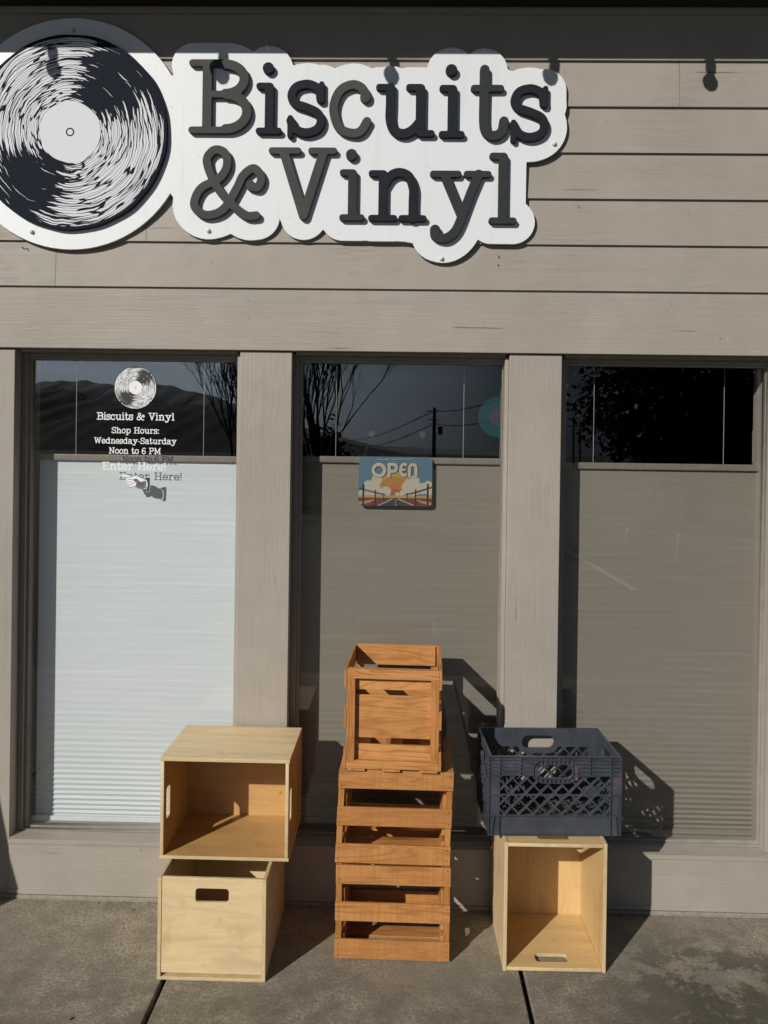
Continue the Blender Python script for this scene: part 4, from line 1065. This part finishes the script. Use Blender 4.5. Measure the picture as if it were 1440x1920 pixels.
def branch(bm, p, d, l, r, depth, rnd, spread=.55):
    q = p + d * l
    tube(bm, p, q, r, r * .72, 5 if depth > 2 else 4)
    if depth == 0: return
    for k in range(rnd.choice((2, 3, 3))):
        nd = (d + Vector((rnd.uniform(-1, 1), rnd.uniform(-1, 1), rnd.uniform(-.15, .6))) * spread).normalized()
        branch(bm, q if k else p + d * l * rnd.uniform(.6, 1), nd, l * rnd.uniform(.6, .82), r * .64, depth - 1, rnd, spread)
def leaves(bm, c, rad, n, size, rnd, clumps=14):
    cs = []
    for k in range(clumps):
        while True:
            v = Vector((rnd.uniform(-1, 1), rnd.uniform(-1, 1), rnd.uniform(-1, 1)))
            if v.length < 1: break
        cs.append((Vector((c[0] + v.x * rad[0], c[1] + v.y * rad[1], c[2] + v.z * rad[2])), rnd.uniform(.25, .5)))
    for k in range(n):
        cc, cr_ = rnd.choice(cs)
        v = Vector((rnd.gauss(0, 1), rnd.gauss(0, 1), rnd.gauss(0, 1))) * .5
        p = cc + Vector((v.x * rad[0], v.y * rad[1], v.z * rad[2])) * cr_
        a = Vector((rnd.uniform(-1, 1), rnd.uniform(-1, 1), rnd.uniform(-1, 1))).normalized(); b = a.orthogonal().normalized()
        s = size * rnd.uniform(.6, 1.3)
        bm.faces.new([bm.verts.new(p + a * s), bm.verts.new(p + b * s * .5), bm.verts.new(p - a * s), bm.verts.new(p - b * s * .5)])
def bare_tree(px, Rr_, h, lab, seed, stems=6):
    rnd = random.Random(seed); x, y, _ = mir(px, 850, Rr_)
    root = empty('bare_tree', (x, y, -.13), lab, 'tree', 'bare trees across the parking lot')
    bm = bmesh.new(); tube(bm, Vector((0, 0, 0)), Vector((0, 0, h * .16)), .14, .12, 8); fin(bm, 'trunk', M['bark'], root)
    bm = bmesh.new()
    for k in range(stems):
        d = Vector((rnd.uniform(-.45, .45), rnd.uniform(-.3, .3), 1)).normalized()
        branch(bm, Vector((0, 0, h * .15)), d, h * .26, .045, 6, rnd, .36)
    fin(bm, 'crown', M['bark'], root)
bare_tree(436, 26, 5.6, 'bare tree mirrored at the right edge of the lettered pane', 5)
bare_tree(592, 24, 6.2, 'bare many-stemmed tree mirrored in the left part of the middle pane', 9, 9)
def shrub(px, Rr_, rx, rz, lab, seed, n=1500):
    rnd = random.Random(seed); x, y, _ = mir(px, 850, Rr_)
    root = empty('evergreen_shrub', (x, y, -.13), lab, 'shrub', 'evergreen shrubs across the parking lot')
    bm = bmesh.new(); leaves(bm, (0, 0, rz), (rx, rx * .7, rz), n, .12, rnd, 20); fin(bm, 'foliage', M['leaf'], root)
    bm = bmesh.new()
    for k in range(4): tube(bm, Vector((0, 0, 0)), Vector((rnd.uniform(-.4, .4) * rx, 0, rz)), .05, .02, 5)
    fin(bm, 'stem', M['bark'], root)
shrub(560, 27, 1.2, 1.3, 'broad dark shrub mirrored low at the left edge of the middle pane', 1, 2600)
shrub(628, 27, .7, 1.25, 'upright dark shrub mirrored left of the OPEN sign', 2, 1600)
shrub(500, 28, 1.3, 1.1, 'dark shrub hidden between the two bare trees', 3, 2000)
def util_pole(px, py, Rr_, lab, arms=True, r=.17):
    x, y, z = mir(px, py, Rr_); root = empty('utility_pole', (x, y, -.16), lab, 'utility pole', 'utility poles across the street'); z += .16
    bm = bmesh.new(); tube(bm, Vector((0, 0, 0)), Vector((0, 0, z)), r, r * .75, 10); fin(bm, 'pole_shaft', M['pole'], root)
    bm = bmesh.new()
    for k, zz in enumerate((z - .5, z - 1.6)): box(bm, -1.1 + .3 * k, 1.1 - .3 * k, -r - .12, -r - .002, zz, zz + .12)
    fin(bm, 'crossarm', M['pole'], root)
    bm = bmesh.new(); lathe(bm, [(0, 0), (.28, 0), (.3, .1), (.3, .9), (.22, 1), (0, 1.02)], 14, (.2 + r + .3, 0, z - 3.4)); fin(bm, 'transformer', M['pole'], root)
    return Vector((x, y, z - .16))
p1 = util_pole(810, 764, 105, 'utility pole with transformer mirrored in the middle pane', r=.27)
p2 = util_pole(1070, 780, 125, 'left utility pole mirrored at the edge of the right pane')
p3 = util_pole(1082, 790, 150, 'thinner farther utility pole mirrored at the edge of the right pane')
def wire(a, b, sag, dz):
    bm = bmesh.new(); pr = None
    for k in range(15):
        t = k / 14; p = a.lerp(b, t); p.z += dz - sag * 4 * t * (1 - t)
        if pr is not None: tube(bm, pr, p, .075, .075, 4)
        pr = p
    return bm
p0 = Vector(mir(655, 822, 260)); pe = Vector(mir(1010, 700, 60))
for i, (a, b, s, dz, lab) in enumerate(((p1, p0, 1, -.4, 'upper cable running left from the pole mirrored in the middle pane'), (p1, p0, 1.6, -2, 'lower cable running left from the pole mirrored in the middle pane'), (p1, pe, .8, -.4, 'upper cable running right from the pole mirrored in the middle pane'), (p1, pe, .9, -2, 'lower cable running right from the pole mirrored in the middle pane'))):
    tag(fin(wire(a, b, s, dz), 'power_line', M['black']), lab, 'power line', 'power lines across the street')
# big leafy tree mirrored in the right pane
x, y, _ = mir(1295, 850, 24)
bt = empty('leafy_tree', (x, y, -.13), 'large dense leafy tree mirrored as a dark mass in the right pane', 'tree')
bm = bmesh.new(); rnd = random.Random(11); tube(bm, Vector((0, 0, 0)), Vector((0, 0, 2.4)), .3, .24, 10)
for k in range(9):
    d = Vector((rnd.uniform(-1, 1), rnd.uniform(-1, 1), rnd.uniform(.5, 1.2))).normalized(); branch(bm, Vector((0, 0, rnd.uniform(1.6, 2.4))), d, 1.2, .12, 2, rnd, .4)
fin(bm, 'trunk', M['bark'], bt)
bm = bmesh.new(); leaves(bm, (0.2, 0, 3.9), (2.9, 2.6, 2.5), 15000, .13, rnd, 70); leaves(bm, (.4, 0, 2.6), (2.2, 2.2, 1.3), 5000, .13, rnd, 26); fin(bm, 'crown', M['leaf'], bt)
# bollards
for i, (px, py) in enumerate(((1178, 1054), (1273, 1068))):
    x, y, _ = mir(px, py, 1.85 * F / (py - 856)); bm = bmesh.new(); lathe(bm, [(0, 0), (.075, 0), (.075, .55), (.055, .6), (0, .61)], 18)
    o = fin(bm, 'bollard', M['vinyl_white'], None, smooth=True); o.location = (x, y, -.13)
    tag(o, ('white bollard by the lot, left one mirrored in the right blind', 'white bollard by the lot, right one mirrored in the right blind')[i], 'bollard', 'white bollards by the parking lot')

# ================================================================== LIGHT
sd = Vector((.71, 1, -.63)).normalized()
sun = bpy.data.lights.new('sun', 'SUN'); sun.energy = 5.0; sun.angle = R(.5); sun.color = (1, .95, .87)
so = bpy.data.objects.new('sun', sun); C.objects.link(so); so.rotation_euler = sd.to_track_quat('-Z', 'Y').to_euler()
w = bpy.data.worlds.new('World'); scn.world = w; w.use_nodes = True
nt = w.node_tree; sky = nt.nodes.new('ShaderNodeTexSky'); sky.sky_type = 'NISHITA'; sky.sun_disc = False
sky.sun_elevation = math.asin(-sd.z); sky.sun_rotation = math.atan2(-sd.x, -sd.y)
sky.dust_density = .3; sky.ozone_density = 2.5; sky.air_density = 1.2
bg = nt.nodes['Background']; bg.inputs[1].default_value = .05; 
tcw = nt.nodes.new('ShaderNodeTexCoord'); mpw = nt.nodes.new('ShaderNodeMapping'); mpw.inputs['Scale'].default_value = (1, 1, 4); L(nt, tcw.outputs['Generated'], mpw.inputs[0])
cl_ = ramp(nt, noise(nt, mpw.outputs[0], 2.6, 7, .6, .5), [(.36, (.6, .6, .6)), (.62, (.95, .95, .95))])
sw = nt.nodes.new('ShaderNodeSeparateXYZ'); L(nt, tcw.outputs['Generated'], sw.inputs[0])
# bright thin cloud low in the sky on the sun's side, dimmer overcast wisps elsewhere
lowb = ramp(nt, sw.outputs[2], [(0.0, (.7, .7, .7)), (.09, (1, 1, 1)), (.13, (.85, .85, .85)), (.19, (0, 0, 0))])
side = ramp(nt, math_(nt, 'MULTIPLY_ADD', sw.outputs[0], -.5, .5), [(.43, (.05, .05, .05)), (.50, (.36, .36, .36)), (.55, (.55, .55, .55)), (.59, (1, 1, 1)), (.71, (1, 1, 1)), (.76, (0, 0, 0))])
front = math_(nt, 'LESS_THAN', sw.outputs[1], -.3)
glow = math_(nt, 'MULTIPLY', math_(nt, 'MULTIPLY', lowb, side), front)
cc = mix(nt, glow, (1.4, 1.9, 2.9), (44.0, 53.0, 62.0))
L(nt, mix(nt, math_(nt, 'MAXIMUM', cl_, math_(nt, 'MULTIPLY', glow, .8)), sky.outputs[0], cc), bg.inputs[0])
scn.view_settings.view_transform = 'Standard'; scn.view_settings.look = 'None'; scn.view_settings.exposure = -.3; scn.view_settings.gamma = 1
scn.cycles.max_bounces = 8; scn.cycles.transparent_max_bounces = 12
